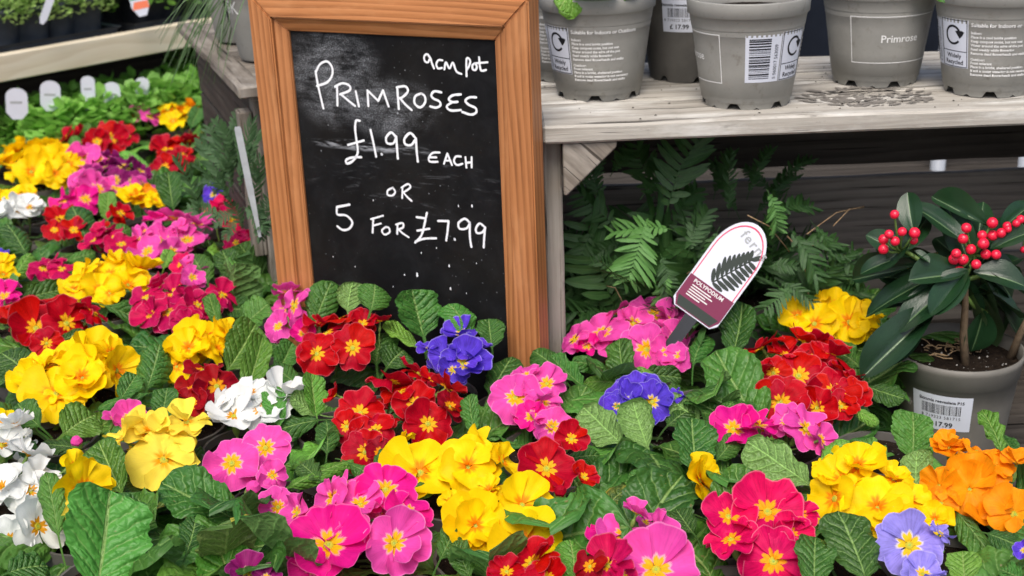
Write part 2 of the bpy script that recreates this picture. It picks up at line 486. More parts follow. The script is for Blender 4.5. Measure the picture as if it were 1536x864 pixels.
def simple_leaf(name, dark, light, rough=.4, trans=.15, scale=3.0, vein=None, under=None):
    q = NT(name)
    uv = q.uv()
    x, y, _ = q.sep(uv)
    a = q.math('ABSOLUTE', q.math('SUBTRACT', x, .5))
    c = q.ramp(q.noise(q.offrand(uv), scale, 3, .6), [(.3, dark), (.7, light)])
    c = q.mix(q.math('MULTIPLY', q.rand(), .45), c, tuple(v*1.6 for v in light))
    if vein:
        c = q.mix(q.math('MULTIPLY', q.smooth(a, .035, .012), .8), c, vein)
    if under: c = q.mix(q.backfacing(), c, under)
    q.base(c, rough, .45)
    nr = q.bump(q.math('ADD', q.noise(uv, 30, 2, .5), q.math('MULTIPLY', q.smooth(a, .0, .06), 1.5)), .25, .001)
    if trans: q.translucent(tuple(v*1.8 for v in light), trans, nr)
    return q.m
M['skimmia_leaf'] = simple_leaf('glossy evergreen leaf', (.005, .020, .008), (.011, .036, .012), .30, .02, 3, (.10, .17, .07), (.07, .13, .05))
M['fern'] = simple_leaf('fern pinna', (.015, .052, .014), (.044, .120, .026), .5, .2, 3, (.10, .20, .06), (.05, .12, .035))
M['fern_light'] = simple_leaf('young fern pinna', (.075, .21, .045), (.13, .31, .07), .5, .25, 3, (.20, .38, .12))
M['herb'] = simple_leaf('herb leaf', (.10, .25, .035), (.21, .42, .075), .55, .3)
M['thyme'] = simple_leaf('fine herb leaf', (.17, .29, .06), (.36, .50, .17), .6, .3)
M['grass'] = simple_leaf('grassy blade', (.035, .09, .03), (.10, .18, .06), .45, .2)
M['berry'] = plain('coral red berry', (.72, .012, .045), .28, .5, .14, 120)
M['berry_eye'] = plain('berry tip', (.05, .012, .01), .7, .2)
M['concrete'] = plain('damp concrete', (.16, .155, .145), .85, .25, .3, 5, .4)

# ------------------------------------------------------------------ setting
g = MB(); g.grid(8, 8, lambda u, v: ((-60+120*u, -60+120*v, 0), (u, v)))
tag(g.build('ground', M['concrete']), kind='structure')

BT = .72            # display bench top
bench = thing('display_bench', 'low dark timber bench carrying the whole spread of primroses', 'bench', (0, 1.5, 0))
for k in range(17):
    yy = .52+k*.115+.108                      # the back left corner is cut to meet the staging
    x0 = max(-1.25, -.80+(yy-2.269)*.958)
    board('plank', (x0, -.98+k*.115, BT-.025), (1, 0, 0), (0, 1, 0), 1.25-x0, .108, .025, M['bench_dark'], bench, seg_l=4, wob=.001)
for sx, sy in ((-1.18, -.95), (1.10, -.95), (-.50, .85), (1.10, .85), (-1.12, .30)):
        board('leg', (sx, sy, 0), (0, 0, 1), (1, 0, 0), BT-.027, .08, .08, M['bench_dark'], bench)

# ------------------------------------------------------------------ primrose leaf meshes
def sm(a, b, x):
    t = min(1, max(0, (x-a)/(b-a))); return t*t*(3-2*t)
def leaf_geo(seed, mat, bend, roll, wav, fold, nu=18, nv=36, PET=.42):
    rnd = random.Random(seed)
    ph, ph2 = rnd.uniform(0, 6), rnd.uniform(0, 6)
    kw = rnd.uniform(2.0, 3.4); side = rnd.uniform(-.14, .14); tw = rnd.uniform(-.35, .35)
    mb = MB()
    def fn(a, b):
        u = a*2-1
        v = -PET + (1+PET)*b
        if v <= 0: h = .030
        else:
            h = .5*(v**.62)*((1-v)**.36)*1.62
            h = max(h, .030*(1-v)) if v < .15 else h
        h = .030*(1-sm(-.02, .16, v)) + h*sm(-.02, .16, v)
        vv = max(v, 0)
        amp = sm(.02, .2, v)
        ser = 1 + .035*sin(vv*60+ph)*abs(u)**6*amp + .05*sin(vv*19+ph2)*abs(u)**4*amp
        x = u*h*ser
        y = v
        z = -bend*vv*vv
        z += fold*abs(x)*amp - roll*(abs(u)**4)*.10*amp
        z += wav*.055*sin(2*pi*kw*vv + ph + (1.6 if u > 0 else 0))*abs(u)**2.5*amp
        # puckered between side veins, groove on the midrib
        t = vv*7 - abs(u)*3.85*.5 + .5
        z -= .0150*cos(2*pi*t)*(abs(u)**.6)*(1-abs(u)**5)*amp
        z -= .020*math.exp(-(u/.10)**2)*amp*.8
        z += .018*noise.noise(V3((x*7+seed*3.1, y*7, seed)))*amp
        # tip turns, blade twists a little
        ang = tw*vv*.8
        x2 = x*cos(ang) - 0; z2 = z + x*sin(ang)
        x2 += side*vv*vv
        if v < 0: z2 -= .9*v*v + .0
        return (x2, y, z2), (a, max(v, 0.002))
    mb.grid(nu, nv, fn)
    return mb.mesh('leaf', mat)
LEAVES = [leaf_geo(k, M['leaf'], b, r, wv, f) for k, (b, r, wv, f) in enumerate(
    [(.10, .6, .8, .10), (.25, 1.0, .5, .0), (.38, .6, 1.0, -.1), (.05, .3, 1.2, .35), (.18, 1.4, .4, -.15), (.30, .9, 1.3, .3), (-.22, .3, .9, .45), (.15, .8, .6, .05), (.45, 1.2, .8, -.05), (.22, .2, 1.5, .3)])]
def with_mat(me, mat):
    c = me.copy(); c.materials.clear(); c.materials.append(mat); return c
LEAVES_L = [with_mat(me, M['leaf_light']) for me in LEAVES]
LEAVES_Y = [with_mat(me, M['leaf_yellow']) for me in LEAVES[:3]]

# ------------------------------------------------------------------ primrose flower meshes (radius 1)
def petal_geo(seed, mat, cup, ruf, notch, nu=12, nv=10, fan=43):
    rnd = random.Random(seed*7+1)
    ph = rnd.uniform(0, 6); ph2 = rnd.uniform(0, 6); kk = rnd.uniform(2.2, 3.6); sk = rnd.uniform(-.06, .06)
    mb = MB()
    phm = radians(fan+3)*rnd.uniform(.95, 1.08)
    def fn(a, b):
        u = a*2-1
        R = 1 - notch*1.15*math.exp(-((u-sk)/.21)**2) - .20*abs(u)**2.8 + ruf*.016*sin(kk*2.4*u+ph)
        rr = .05 + .95*b
        r = rr*R
        f = .62 + .38*sm(.0, .55, rr)
        an = u*phm*f
        x, y = r*sin(an), r*cos(an)
        z = cup*rr*rr - .10*(1-sm(.03, .16, rr))
        z += ruf*.068*sin(kk*pi*u*.62+ph2)*rr**2.2
        z += .10*u*rr*rr                                     # pinwheel overlap
        z -= (.10+.20*abs(sin(ph)))*sm(.55, 1.0, rr)*(.6+.4*cos(u*2+ph))
        z -= .07*u*u*rr*rr*sin(ph2)
        z -= .030*math.exp(-(u/.34)**2)*rr                    # central crease
        z += .03*noise.noise(V3((x*3+seed, y*3, seed*1.7)))
        return (x, y, z), (a, rr)
    mb.grid(nu, nv, fn)
    return mb.mesh('petal', mat)
PM = {}
for key, mt in PETALS.items():
    PM[key] = []
    for k in range(7):
        cup, ruf, no = [(.22, .8, .16), (.40, 1.2, .10), (.08, 1.7, .18), (.58, 1.0, .12), (-.14, 1.2, .15), (.34, 2.3, .10), (.16, 1.6, .22)][k]
        no *= .75
        if key in 'YOL': no *= .6; ruf *= 1.15
        if key == 'W': ruf *= .8; cup += .12
        PM[key].append(petal_geo(k+len(key), mt, cup, ruf, no))
def eye_mesh():
    mb = MB()
    N = 10
    mb.add([(.085*cos(2*pi*i/N)*(1 if i % 2 else .85), .085*sin(2*pi*i/N)*(1 if i % 2 else .85), .035) for i in range(N)] +
           [(.045*cos(2*pi*i/N), .045*sin(2*pi*i/N), .012) for i in range(N)] + [(.13*cos(2*pi*i/N), .13*sin(2*pi*i/N), -.03) for i in range(N)],
           [(i, (i+1) % N, N+(i+1) % N, N+i) for i in range(N)] + [(2*N+i, 2*N+(i+1) % N, (i+1) % N, i) for i in range(N)])
    mb.add([(.036*cos(2*pi*i/6), .036*sin(2*pi*i/6), .016) for i in range(6)] + [(0, 0, .05)], [(i, (i+1) % 6, 6) for i in range(6)], mi=1)
    mb.add([(.045*cos(2*pi*i/N), .045*sin(2*pi*i/N), .012) for i in range(N)], [tuple(range(N))], mi=1)
    return mb.mesh('eye', [M['eye'], M['eye_green']])
EYE = eye_mesh()
def flower_stalk_mesh(k):
    rnd = random.Random(k)
    mb = MB()
    N = 10
    prof = [(.07, -.06), (.075, -.35), (.12, -.45), (.135, -.62), (.10, -.80), (.05, -.88)]
    for (r0, z0), (r1, z1) in zip(prof[:-1], prof[1:]):
        mb.add([(r0*cos(2*pi*i/N), r0*sin(2*pi*i/N), z0) for i in range(N)] + [(r1*cos(2*pi*i/N), r1*sin(2*pi*i/N), z1) for i in range(N)],
               [(i, (i+1) % N, N+(i+1) % N, N+i) for i in range(N)])
    dx, dy = rnd.uniform(-.3, .3), rnd.uniform(-.3, .3)
    mb.tube([(dx*t*t, dy*t*t, -.86-1.5*t) for t in [0, .3, .6, 1.0]], .045, 6)
    return mb.mesh('flower', M['calyx'])
STALKS = [flower_stalk_mesh(k) for k in range(3)]

FLOWER_N = [0]
def make_flower(plant, P, nrm, D, key, rnd, petals=5, cup=None, base=None):
    """P: world centre of the face; nrm: facing; D: diameter in metres"""
    z = nrm.normalized()
    x = z.orthogonal().normalized()
    rot = rnd.uniform(0, 2*pi)
    x = (Matrix.Rotation(rot, 3, z) @ x)
    y = z.cross(x)
    o = link('flower', STALKS[FLOWER_N[0] % 3], plant)
    FLOWER_N[0] += 1
    mm = Matrix((x, y, z)).transposed().to_4x4() @ Matrix.Scale(D/2, 4)
    mm.translation = P - plant.location
    o.matrix_basis = mm
    fam = PM[key]
    ch = rnd.sample(range(7), 3) if cup is None else cup
    for k in range(petals):
        me = fam[ch[rnd.randrange(len(ch))]]
        p = link('petal', me, o)
        s = rnd.uniform(.92, 1.08)
        lay = k // 5
        if lay: s *= .80
        p.matrix_basis = Matrix.Rotation(2*pi*(k/5 + lay*.1) + rnd.uniform(-.09, .09), 4, 'Z') @ Matrix.Rotation(rnd.uniform(-.16, .20) + lay*.25, 4, 'X') @ Matrix.Diagonal((s*rnd.uniform(.95, 1.06), s, s, 1))
        p.location = (0, 0, .012*k + lay*.05)
    link('eye', EYE, o).location = (0, 0, .03)
    return o
bud_mb = MB()
for k in range(10):
    a0, a1 = 2*pi*k/10, 2*pi*(k+1)/10
for (r0, z0, r1, z1) in [(.0, .55, .26, .48), (.26, .48, .42, .2), (.42, .2, .36, -.15)]:
    N = 10
    bud_mb.add([(r0*cos(2*pi*i/N)*(1+.12*(i % 2)), r0*sin(2*pi*i/N)*(1+.12*(i % 2)), z0) for i in range(N)] + [(r1*cos(2*pi*i/N)*(1+.12*(i % 2)), r1*sin(2*pi*i/N)*(1+.12*(i % 2)), z1) for i in range(N)],
           [(N+i, N+(i+1) % N, (i+1) % N, i) for i in range(N)], [(i/N, .7) for i in range(N)]*2)
cal_mb = MB()
for (r0, z0, r1, z1) in [(.40, .0, .44, -.35), (.44, -.35, .30, -.7), (.30, -.7, .09, -.85), (.09, -.85, .08, -3.0)]:
    N = 10
    cal_mb.add([(r0*cos(2*pi*i/N), r0*sin(2*pi*i/N), z0 + (.12*(i % 2) if z0 == 0 else 0)) for i in range(N)] + [(r1*cos(2*pi*i/N), r1*sin(2*pi*i/N), z1) for i in range(N)],
           [(N+i, N+(i+1) % N, (i+1) % N, i) for i in range(N)])
CALYX = cal_mb.mesh('calyx', M['calyx'])
BUDM = {}
def make_bud(plant, P, nrm, D, key):
    if key not in BUDM: BUDM[key] = bud_mb.mesh('bud', PETALS[key])
    z = nrm.normalized(); x = z.orthogonal().normalized(); y = z.cross(x)
    o = link('bud', BUDM[key], plant)
    mm = Matrix((x, y, z)).transposed().to_4x4() @ Matrix.Scale(D, 4); mm.translation = P - plant.location
    o.matrix_basis = mm
    link('calyx', CALYX, o)

# small primrose pot
def small_pot():
    mb = MB()
    N = 20
    prof = [(.029, 0), (.0305, .006), (.0375, .068), (.0405, .069), (.042, .085), (.0395, .085), (.036, .06)]
    for (r0, z0), (r1, z1) in zip(prof[:-1], prof[1:]):
        mb.add([(r0*cos(2*pi*i/N), r0*sin(2*pi*i/N), z0) for i in range(N)] + [(r1*cos(2*pi*i/N), r1*sin(2*pi*i/N), z1) for i in range(N)],
               [(i, (i+1) % N, N+(i+1) % N, N+i) for i in range(N)])
    mb.add([(.029*cos(2*pi*i/N), .029*sin(2*pi*i/N), 0) for i in range(N)], [tuple(range(N-1, -1, -1))])
    return mb.mesh('pot', M['dark_taupe'])
SPOT = small_pot()
def soil_mesh(R, seed=0, rings=5, N=18, amp=.05):
    mb = MB()
    vs = [(0, 0, .0)]
    for j in range(1, rings+1):
        for i in range(N):
            r = R*j/rings
            x, y = r*cos(2*pi*i/N), r*sin(2*pi*i/N)
            vs.append((x, y, R*amp*2*noise.noise(V3((x/R*4+seed, y/R*4, seed))) if j < rings else 0))
    fs = [(0, 1+i, 1+(i+1) % N) for i in range(N)]
    for j in range(rings-1):
        fs += [(1+j*N+i, 1+(j+1)*N+i, 1+(j+1)*N+(i+1) % N, 1+j*N+(i+1) % N) for i in range(N)]
    mb.add(vs, fs)
    return mb.mesh('soil', M['soil'])
SSOIL = soil_mesh(.0385)

# ------------------------------------------------------------------ the primroses
# label, [(x, y, diameter px, colour[, flags])] read off the photograph; flags: u=faces up, f=faces viewer, l/r=turned left/right, d=double
PL = [
 ('white primrose with orange throats at the left edge of the spread', [(6,734,75,'W'),(56,790,85,'Wfr'),(3,668,70,'W'),(42,682,62,'W'),(45,737,60,'W'),(14,812,80,'W'),(25,640,50,'W'),(60,715,50,'W')]),
 ('lemon yellow primrose behind the two pink flowers on long stalks', [(246,690,100,'Lu'),(188,658,72,'L'),(222,650,75,'Ld'),(281,634,72,'L'),(262,650,70,'L')]),
 ('half hidden yellow primrose with a drooping flower beside the white plant', [(125,733,92,'Yr'),(112,700,55,'Yr'),(118,775,55,'Lr')]),
 ('light pink primrose with small flat flowers standing clear of its leaves', [(348,695,92,'Pf'),(398,672,80,'Pf'),(408,714,50,'Pf'),(417,761,65,'Pf'),(379,734,26,'Pb')]),
 ('large magenta pink primrose with wide open flowers at the bottom of the picture', [(493,818,122,'Mu'),(470,800,70,'M'),(591,815,104,'Pf'),(540,757,72,'P'),(534,800,66,'Pf'),(578,735,88,'Mu'),(500,748,66,'Pl'),(610,768,74,'M'),(446,770,60,'Pl'),(470,850,60,'M'),(520,725,40,'P')]),
 ('golden yellow primrose with orange flushed throats below the red cluster', [(630,710,106,'Yu'),(702,703,98,'Yu'),(753,692,56,'Yr'),(606,660,34,'Y'),(728,665,55,'Y')]),
 ('yellow primrose with frilled flowers between magenta plant and small red plant', [(714,790,102,'Yf'),(789,815,112,'Yu'),(734,738,54,'Y'),(783,758,80,'Y'),(675,752,36,'Y')]),
 ('red primrose cut by the lower edge of the picture', [(797,846,88,'R'),(760,858,60,'R'),(820,868,60,'R')]),
 ('small scarlet primrose with starry yellow eyes, cup flower and buds', [(820,703,92,'Rf'),(857,659,56,'Rf'),(876,716,42,'Rc'),(840,739,22,'Rb'),(860,765,16,'Lb')]),
 ('pink primrose with upswept petals at the lower centre', [(934,806,92,'P'),(988,797,64,'Pr'),(984,855,112,'Pu'),(905,800,50,'M'),(955,770,50,'P')]),
 ('deep crimson red primrose tucked under the pink one at the lower centre', [(913,848,74,'C'),(885,850,55,'D'),(935,862,50,'C')]),
 ('rose red primrose with frilled petals and ragged orange eyes', [(1151,768,102,'Bu'),(1160,842,122,'Bf'),(1096,810,84,'B'),(1093,775,84,'Bu'),(1200,772,60,'B'),(1185,800,60,'B')]),
 ('yellow primrose in full round head behind the lavender flower', [(1252,748,80,'Yl'),(1316,764,104,'Yu'),(1287,700,80,'Yu'),(1364,752,66,'Y'),(1402,780,56,'Yu'),(1238,698,44,'Y'),(1340,720,50,'Y'),(1262,720,70,'Y')]),
 ('pale lavender blue primrose with white rimmed yellow star', [(1364,818,114,'Af'),(1384,862,66,'A'),(1410,800,40,'A')]),
 ('bright orange primrose with double flowers at the right edge', [(1454,735,114,'Ofd'),(1521,772,92,'O'),(1408,730,58,'Ol'),(1423,672,54,'O'),(1465,678,66,'O'),(1525,695,64,'O'),(1412,755,50,'O'),(1492,700,60,'O'),(1495,760,50,'O')]),
 ('violet primrose only just peeping in at the right edge', [(1536,826,30,'V')]),
 ('primrose with a single buttery yellow cup among dark leaves', [(1049,720,76,'Yr')]),
 ('hot pink primrose lying low in front of the red cluster by the evergreen pot', [(1100,644,74,'Mu'),(1208,644,76,'P'),(1230,660,52,'Pr'),(1140,640,60,'M'),(1180,632,50,'P')]),
 ('bright red primrose with big yellow stars left of the evergreen pot', [(1143,522,66,'R'),(1205,514,64,'R'),(1198,564,92,'Rf'),(1170,604,94,'Rf'),(1248,588,88,'Rf'),(1246,532,68,'R'),(1265,560,60,'R'),(1140,560,50,'R'),(1225,612,60,'R'),(1160,560,66,'Rf'),(1222,540,66,'Rf'),(1276,592,56,'R'),(1180,534,60,'R'),(1262,610,54,'R')]),
 ('yellow primrose behind the red cluster against the dark crate', [(1222,486,72,'Yf'),(1274,484,80,'Yf'),(1252,462,66,'Yf'),(1196,474,58,'Yf'),(1300,478,50,'Y'),(1225,462,50,'Y'),(1296,488,44,'Y')]),
 ('pink primrose with crowded head beside the grey crate post', [(904,501,82,'P'),(970,525,88,'Pf'),(1010,508,58,'P'),(1010,486,72,'P'),(926,470,50,'P'),(980,472,66,'Pu'),(862,510,48,'P'),(1020,535,46,'P'),(950,485,55,'P'),(1000,530,50,'P'),(880,520,40,'M')]),
 ('violet blue primrose in front of the crowded pink head', [(936,604,74,'Vf'),(978,603,70,'Vf'),(956,590,66,'V'),(1008,596,36,'V'),(950,590,60,'V'),(925,610,45,'V')]),
 ('pink primrose with a tiered head below the corner of the sign', [(773,597,78,'Pu'),(814,604,58,'P'),(820,576,60,'P'),(828,640,62,'Pf'),(789,564,46,'P'),(800,584,60,'P'),(797,625,48,'M')]),
 ('violet blue primrose at the foot of the chalkboard', [(694,546,74,'V'),(705,530,60,'V'),(680,556,50,'V'),(646,522,46,'V'),(692,500,50,'V'),(668,535,50,'V'),(715,520,45,'V')]),
 ('red primrose with two yellow eyes at the foot of the chalkboard', [(475,531,74,'Rf'),(529,522,74,'Rf'),(507,480,64,'R'),(544,486,44,'R'),(570,482,34,'R'),(490,500,60,'R'),(480,485,50,'R')]),
 ('pink primrose against the lower left corner of the sign frame', [(442,459,64,'Pl'),(418,490,44,'P'),(430,440,44,'P'),(455,500,40,'M')]),
 ('large red primrose with rippled petals in the centre of the spread', [(587,573,78,'R'),(626,560,64,'R'),(622,606,64,'Ru'),(642,636,78,'Rf'),(540,620,72,'Ru'),(548,678,78,'Rf'),(504,592,36,'R'),(669,582,56,'D'),(563,646,62,'R'),(600,590,60,'R'),(675,610,50,'D'),(520,640,54,'R'),(570,680,46,'D'),(650,570,44,'R')]),
 ('white primrose with folded petals between the red and pink plants', [(351,625,68,'W'),(391,616,64,'W'),(426,590,56,'W'),(380,594,58,'W'),(335,605,48,'W'),(410,610,50,'W')]),
 ('velvety dark red primrose with an orange eye under the yellow head', [(325,580,80,'Df'),(286,606,56,'D'),(305,556,62,'D'),(290,585,50,'D')]),
 ('yellow primrose half covered by pale green leaves left of the white one', [(284,525,76,'Yd'),(341,503,58,'Y'),(309,504,64,'Y'),(250,535,46,'Y'),(265,550,46,'Y'),(325,525,50,'Y')]),
 ('big full golden yellow primrose at the left of the spread', [(82,592,96,'Yu'),(124,568,84,'Yd'),(139,532,82,'Y'),(95,532,76,'Y'),(174,556,72,'Yr'),(49,567,62,'Y'),(70,550,60,'Y'),(110,545,70,'Y'),(165,530,56,'Y'),(60,605,50,'Y')]),
 ('red primrose with two bright yellow eyes above the golden head', [(54,493,88,'Rf'),(100,485,72,'R'),(139,470,48,'R'),(81,460,60,'R'),(43,463,60,'R'),(15,485,50,'R'),(115,462,48,'R'),(70,515,46,'R')]),
 ('crimson primrose with white edged frilled petals in the left middle', [(252,469,66,'C'),(227,472,52,'C'),(260,442,64,'C'),(289,417,46,'Pf'),(297,458,60,'C'),(333,443,52,'C'),(220,448,54,'C'),(278,484,50,'C'),(240,430,46,'C'),(285,440,50,'C'),(320,455,40,'C')]),
 ('wide yellow primrose in the left middle above the crimson one', [(120,420,58,'Y'),(165,412,58,'Yu'),(208,406,58,'Y'),(150,435,56,'Y'),(192,428,56,'Y'),(180,395,46,'Y'),(135,405,50,'Y'),(110,435,44,'Y'),(165,440,40,'Y')]),
 ('small crimson primrose to the left of the wide yellow one', [(65,403,46,'C'),(93,404,46,'C'),(78,394,40,'C')]),
 ('pink primrose at the left edge above the red one', [(8,446,46,'M'),(14,430,36,'P')]),
 ('yellow primrose at the left edge above the pink one', [(5,412,40,'Y'),(4,396,34,'Y')]),
 ('deep crimson primrose left of the pink mass in the left middle', [(141,362,50,'C'),(182,367,48,'C'),(152,350,44,'C'),(168,358,44,'C')]),
 ('mass of pink primrose flowers in the left middle beside the rose ones', [(224,346,56,'P'),(262,330,56,'P'),(281,361,56,'P'),(223,378,54,'P'),(296,337,48,'P'),(245,360,54,'P'),(240,330,46,'M'),(210,362,44,'P'),(265,350,50,'P'),(258,378,44,'P')]),
 ('rose primrose with pale edges beneath the ferny plant', [(320,318,46,'B'),(349,328,46,'B'),(305,322,36,'B'),(335,312,40,'B'),(360,318,34,'C')]),
 ('wine red primrose with white flushed petals close to the sign frame', [(391,360,46,'C'),(354,364,36,'C'),(375,356,36,'B')]),
 ('pale red primrose between pink mass and dark leaves', [(289,404,46,'P'),(272,398,36,'B')]),
 ('red primrose under the bright pink one in the upper left', [(92,330,50,'R'),(110,346,40,'R'),(180,320,38,'R'),(82,345,34,'R')]),
 ('bright pink primrose in the upper left above the two upright leaves', [(112,288,60,'P'),(146,284,56,'P'),(174,283,40,'P'),(98,300,44,'M'),(130,275,46,'P'),(128,300,44,'M'),(215,277,46,'P')]),
 ('orange yellow primrose right of the bright pink one in the upper left', [(198,296,42,'Y'),(232,303,36,'Y'),(215,292,36,'O')]),
 ('wine purple primrose with pale ringed eyes in the upper left', [(173,270,44,'Uf'),(200,272,44,'Uf'),(184,250,44,'U'),(156,252,42,'U'),(135,262,38,'U'),(210,258,36,'U'),(165,240,34,'U')]),
 ('soft pink primrose between the yellow mound and the purple one', [(128,238,52,'P'),(115,240,36,'P'),(148,240,36,'P'),(130,228,36,'P')]),
 ('yellow primrose mound at the upper left edge', [(16,247,52,'Y'),(47,228,52,'Y'),(81,244,52,'Y'),(82,262,48,'Y'),(47,258,50,'Y'),(103,246,40,'Y'),(25,228,44,'Y'),(68,225,44,'Y'),(62,245,48,'Y'),(5,240,44,'Y'),(90,230,40,'Y')]),
 ('small yellow primrose at the left edge above the white one', [(28,297,46,'Y'),(8,300,40,'Y'),(45,295,34,'Y')]),
 ('white primrose at the far left under the small yellow one', [(29,316,48,'W'),(8,320,42,'W'),(45,312,38,'W')]),
 ('red primrose with yellow eye at the back left near the herb trays', [(167,208,56,'Rf'),(146,213,42,'R'),(96,210,42,'R'),(165,194,40,'R'),(190,205,36,'R'),(180,192,32,'R'),(115,205,38,'R')]),
 ('red primrose at the back beside the grey leafy plant', [(252,226,50,'R'),(247,252,46,'R'),(281,213,36,'R'),(292,205,30,'R'),(265,215,40,'R'),(262,246,40,'R'),(275,235,36,'R')]),
 ('small pink primrose in the back row left of the orange yellow one', [(197,176,38,'P'),(224,176,38,'P'),(210,172,32,'P')]),
 ('orange yellow primrose in the back row near the crate side', [(260,168,42,'O'),(284,164,38,'O'),(260,182,36,'Y'),(272,160,34,'Y'),(290,172,30,'Y'),(248,172,30,'Y')]),
 ('violet primrose under the ferny plant near the sign', [(339,290,40,'V'),(320,292,36,'V'),(330,283,32,'V'),(352,292,30,'V')]),
 ('tiny violet primrose at the left edge in the middle', [(2,382,24,'V')]),
 ('pink primrose almost hidden by leaves behind the lemon one', [(195,628,52,'Pu'),(172,628,40,'P'),(115,664,20,'Pb')]),
 ('golden primrose at the left edge above the white plant', [(4,640,44,'Y')]),
 ('dark magenta primrose at the bottom between leaf and magenta plant', [(370,860,60,'U'),(400,868,44,'U')]),
]
# leafy plants whose flowers are not open or hidden: (x, y, label)
LEAFY = [
 (60,650,'leafy primrose without open flowers between golden head and white plant'),
 (330,800,'leafy primrose with big spreading leaves below the light pink flowers'),
 (170,815,'leafy primrose with the biggest crinkled leaf at the bottom left'),
 (960,735,'leafy primrose right of the scarlet one with a yellowing leaf'),
 (1060,590,'leafy primrose with dark rolled leaves between violet and red clusters'),
 (1280,655,'leafy primrose in front of the grey evergreen pot'),
 (360,440,'leafy primrose left of the sign foot with dull green leaves'),
 (255,290,'leafy primrose with upright leaves in the upper left'),
 (1450,850,'leafy primrose with rounded pale leaf at the bottom right'),
 (1120,700,'leafy primrose with bright crinkled leaf above the rose red one'),
 (1240,840,'leafy primrose with two dark cupped leaves left of the lavender flower'),
 (690,850,'leafy primrose under the frilled yellow one at the bottom'),
 (40,355,'leafy primrose at the left edge under the white one'),
 (440,640,'leafy primrose with green leaves between white and big red one'),
 (760,540,'leafy primrose with broad leaves at the right foot of the sign'),
 (560,470,'leafy primrose with tall leaves in front of the blackboard'),
 (380,395,'leafy primrose with rounded leaves at the left sign frame'),
 (60,205,'leafy primrose at the back left corner of the spread'),
]
# leaves that can be told apart: base x, y, tip x, y, width px, kind (n normal, l light, y yellowing, u underside shows)
LV = [
 (146,885,168,752,150,'n'),(372,795,232,822,78,'n'),(355,780,240,722,92,'n'),(183,740,144,661,64,'l'),(88,805,70,700,44,'n'),(236,800,168,742,52,'n'),
 (220,584,246,510,60,'n'),(341,556,385,495,64,'l'),(365,604,396,514,46,'l'),(362,492,400,453,58,'n'),(48,566,4,520,64,'n'),(243,634,249,580,44,'n'),(222,590,148,600,26,'n'),
 (95,652,138,612,72,'l'),(115,672,58,658,36,'n'),(29,452,92,425,34,'n'),(156,458,243,484,34,'n'),(84,514,128,494,28,'n'),(330,492,311,440,26,'l'),
 (128,356,108,303,46,'n'),(161,332,161,286,30,'l'),(260,314,250,256,44,'n'),(167,360,196,333,34,'n'),(99,391,144,376,30,'n'),(39,382,15,328,50,'n'),(16,422,45,374,30,'l'),
 (312,426,288,373,46,'n'),(385,404,364,368,50,'n'),(351,418,332,374,42,'n'),(245,404,255,368,22,'l'),(117,228,107,198,22,'l'),(226,256,182,222,24,'l'),(180,188,220,196,22,'n'),
 (135,210,127,180,15,'l'),(286,192,299,160,26,'n'),
 (470,490,492,425,54,'n'),(522,468,522,425,42,'u'),(556,466,568,426,52,'n'),(636,506,618,438,78,'n'),(706,504,686,445,50,'n'),(565,548,563,486,56,'n'),(580,552,602,518,58,'n'),
 (628,522,573,484,24,'l'),(738,522,732,477,46,'n'),(734,594,770,520,60,'n'),(713,652,695,584,34,'n'),(446,578,410,541,44,'n'),(475,625,466,567,44,'l'),(446,541,410,506,40,'n'),
 (480,622,434,606,32,'u'),(480,630,387,638,44,'n'),(490,682,497,620,40,'n'),(427,734,532,672,34,'l'),(523,694,574,720,32,'n'),(656,730,610,748,32,'n'),(706,868,675,804,42,'n'),
 (756,755,802,726,36,'n'),(862,872,862,803,60,'l'),(1044,712,1037,624,74,'n'),(932,666,876,612,68,'u'),(972,672,948,610,60,'u'),(1016,730,944,702,38,'n'),(1028,768,930,746,48,'n'),
 (888,780,945,720,46,'y'),(1060,790,1138,705,84,'l'),(1216,728,1122,664,78,'u'),(1231,698,1266,644,40,'l'),(1368,690,1376,626,68,'n'),(1332,690,1284,657,42,'n'),(1376,746,1366,688,54,'u'),
 (1300,872,1266,760,92,'n'),(1222,880,1219,795,70,'n'),(1434,768,1510,842,60,'n'),(1448,878,1442,825,56,'l'),(1534,868,1498,852,44,'n'),(1505,680,1476,602,34,'l'),
 (940,582,918,498,50,'n'),(928,576,877,561,34,'l'),(914,555,866,535,32,'n'),(876,580,825,540,40,'n'),(1040,548,1050,488,38,'n'),(968,470,978,438,58,'n'),(1098,533,1122,463,60,'n'),
 (958,564,1022,558,30,'n'),(978,590,967,544,52,'l'),(1138,604,1100,560,54,'n'),(1128,546,1180,523,24,'l'),(1292,552,1236,497,58,'n'),(1300,580,1354,598,42,'n'),(1276,610,1316,631,22,'l'),
 (1050,632,1002,596,46,'u'),(1068,630,1102,599,30,'n'),(1300,458,1262,404,40,'n'),
 (420,640,405,580,40,'n'),(60,640,20,605,50,'n'),(480,720,448,690,40,'n'),(330,460,372,470,40,'n'),(840,560,800,512,40,'n'),(1075,690,1110,650,40,'n'),(850,690,900,672,36,'n'),
 (1000,640,1040,600,44,'n'),(660,840,690,780,40,'n'),(1040,800,1010,760,46,'n'),(280,830,300,770,50,'n'),(560,700,590,670,30,'n'),(1180,700,1160,650,40,'n'),(180,600,205,560,38,'n'),
 (415,560,440,520,40,'n'),(780,740,820,770,36,'n'),(1500,650,1530,690,30,'n'),(1480,800,1530,815,44,'n'),(10,860,70,835,60,'n'),(60,690,20,665,40,'n'),
]
SIGN_O = V3((-.1136, 1.276, .725)); SIGN_YAW = -.458
SAX = V3((cos(SIGN_YAW), sin(SIGN_YAW), 0)); SNB = V3((-sin(SIGN_YAW), cos(SIGN_YAW), 0))
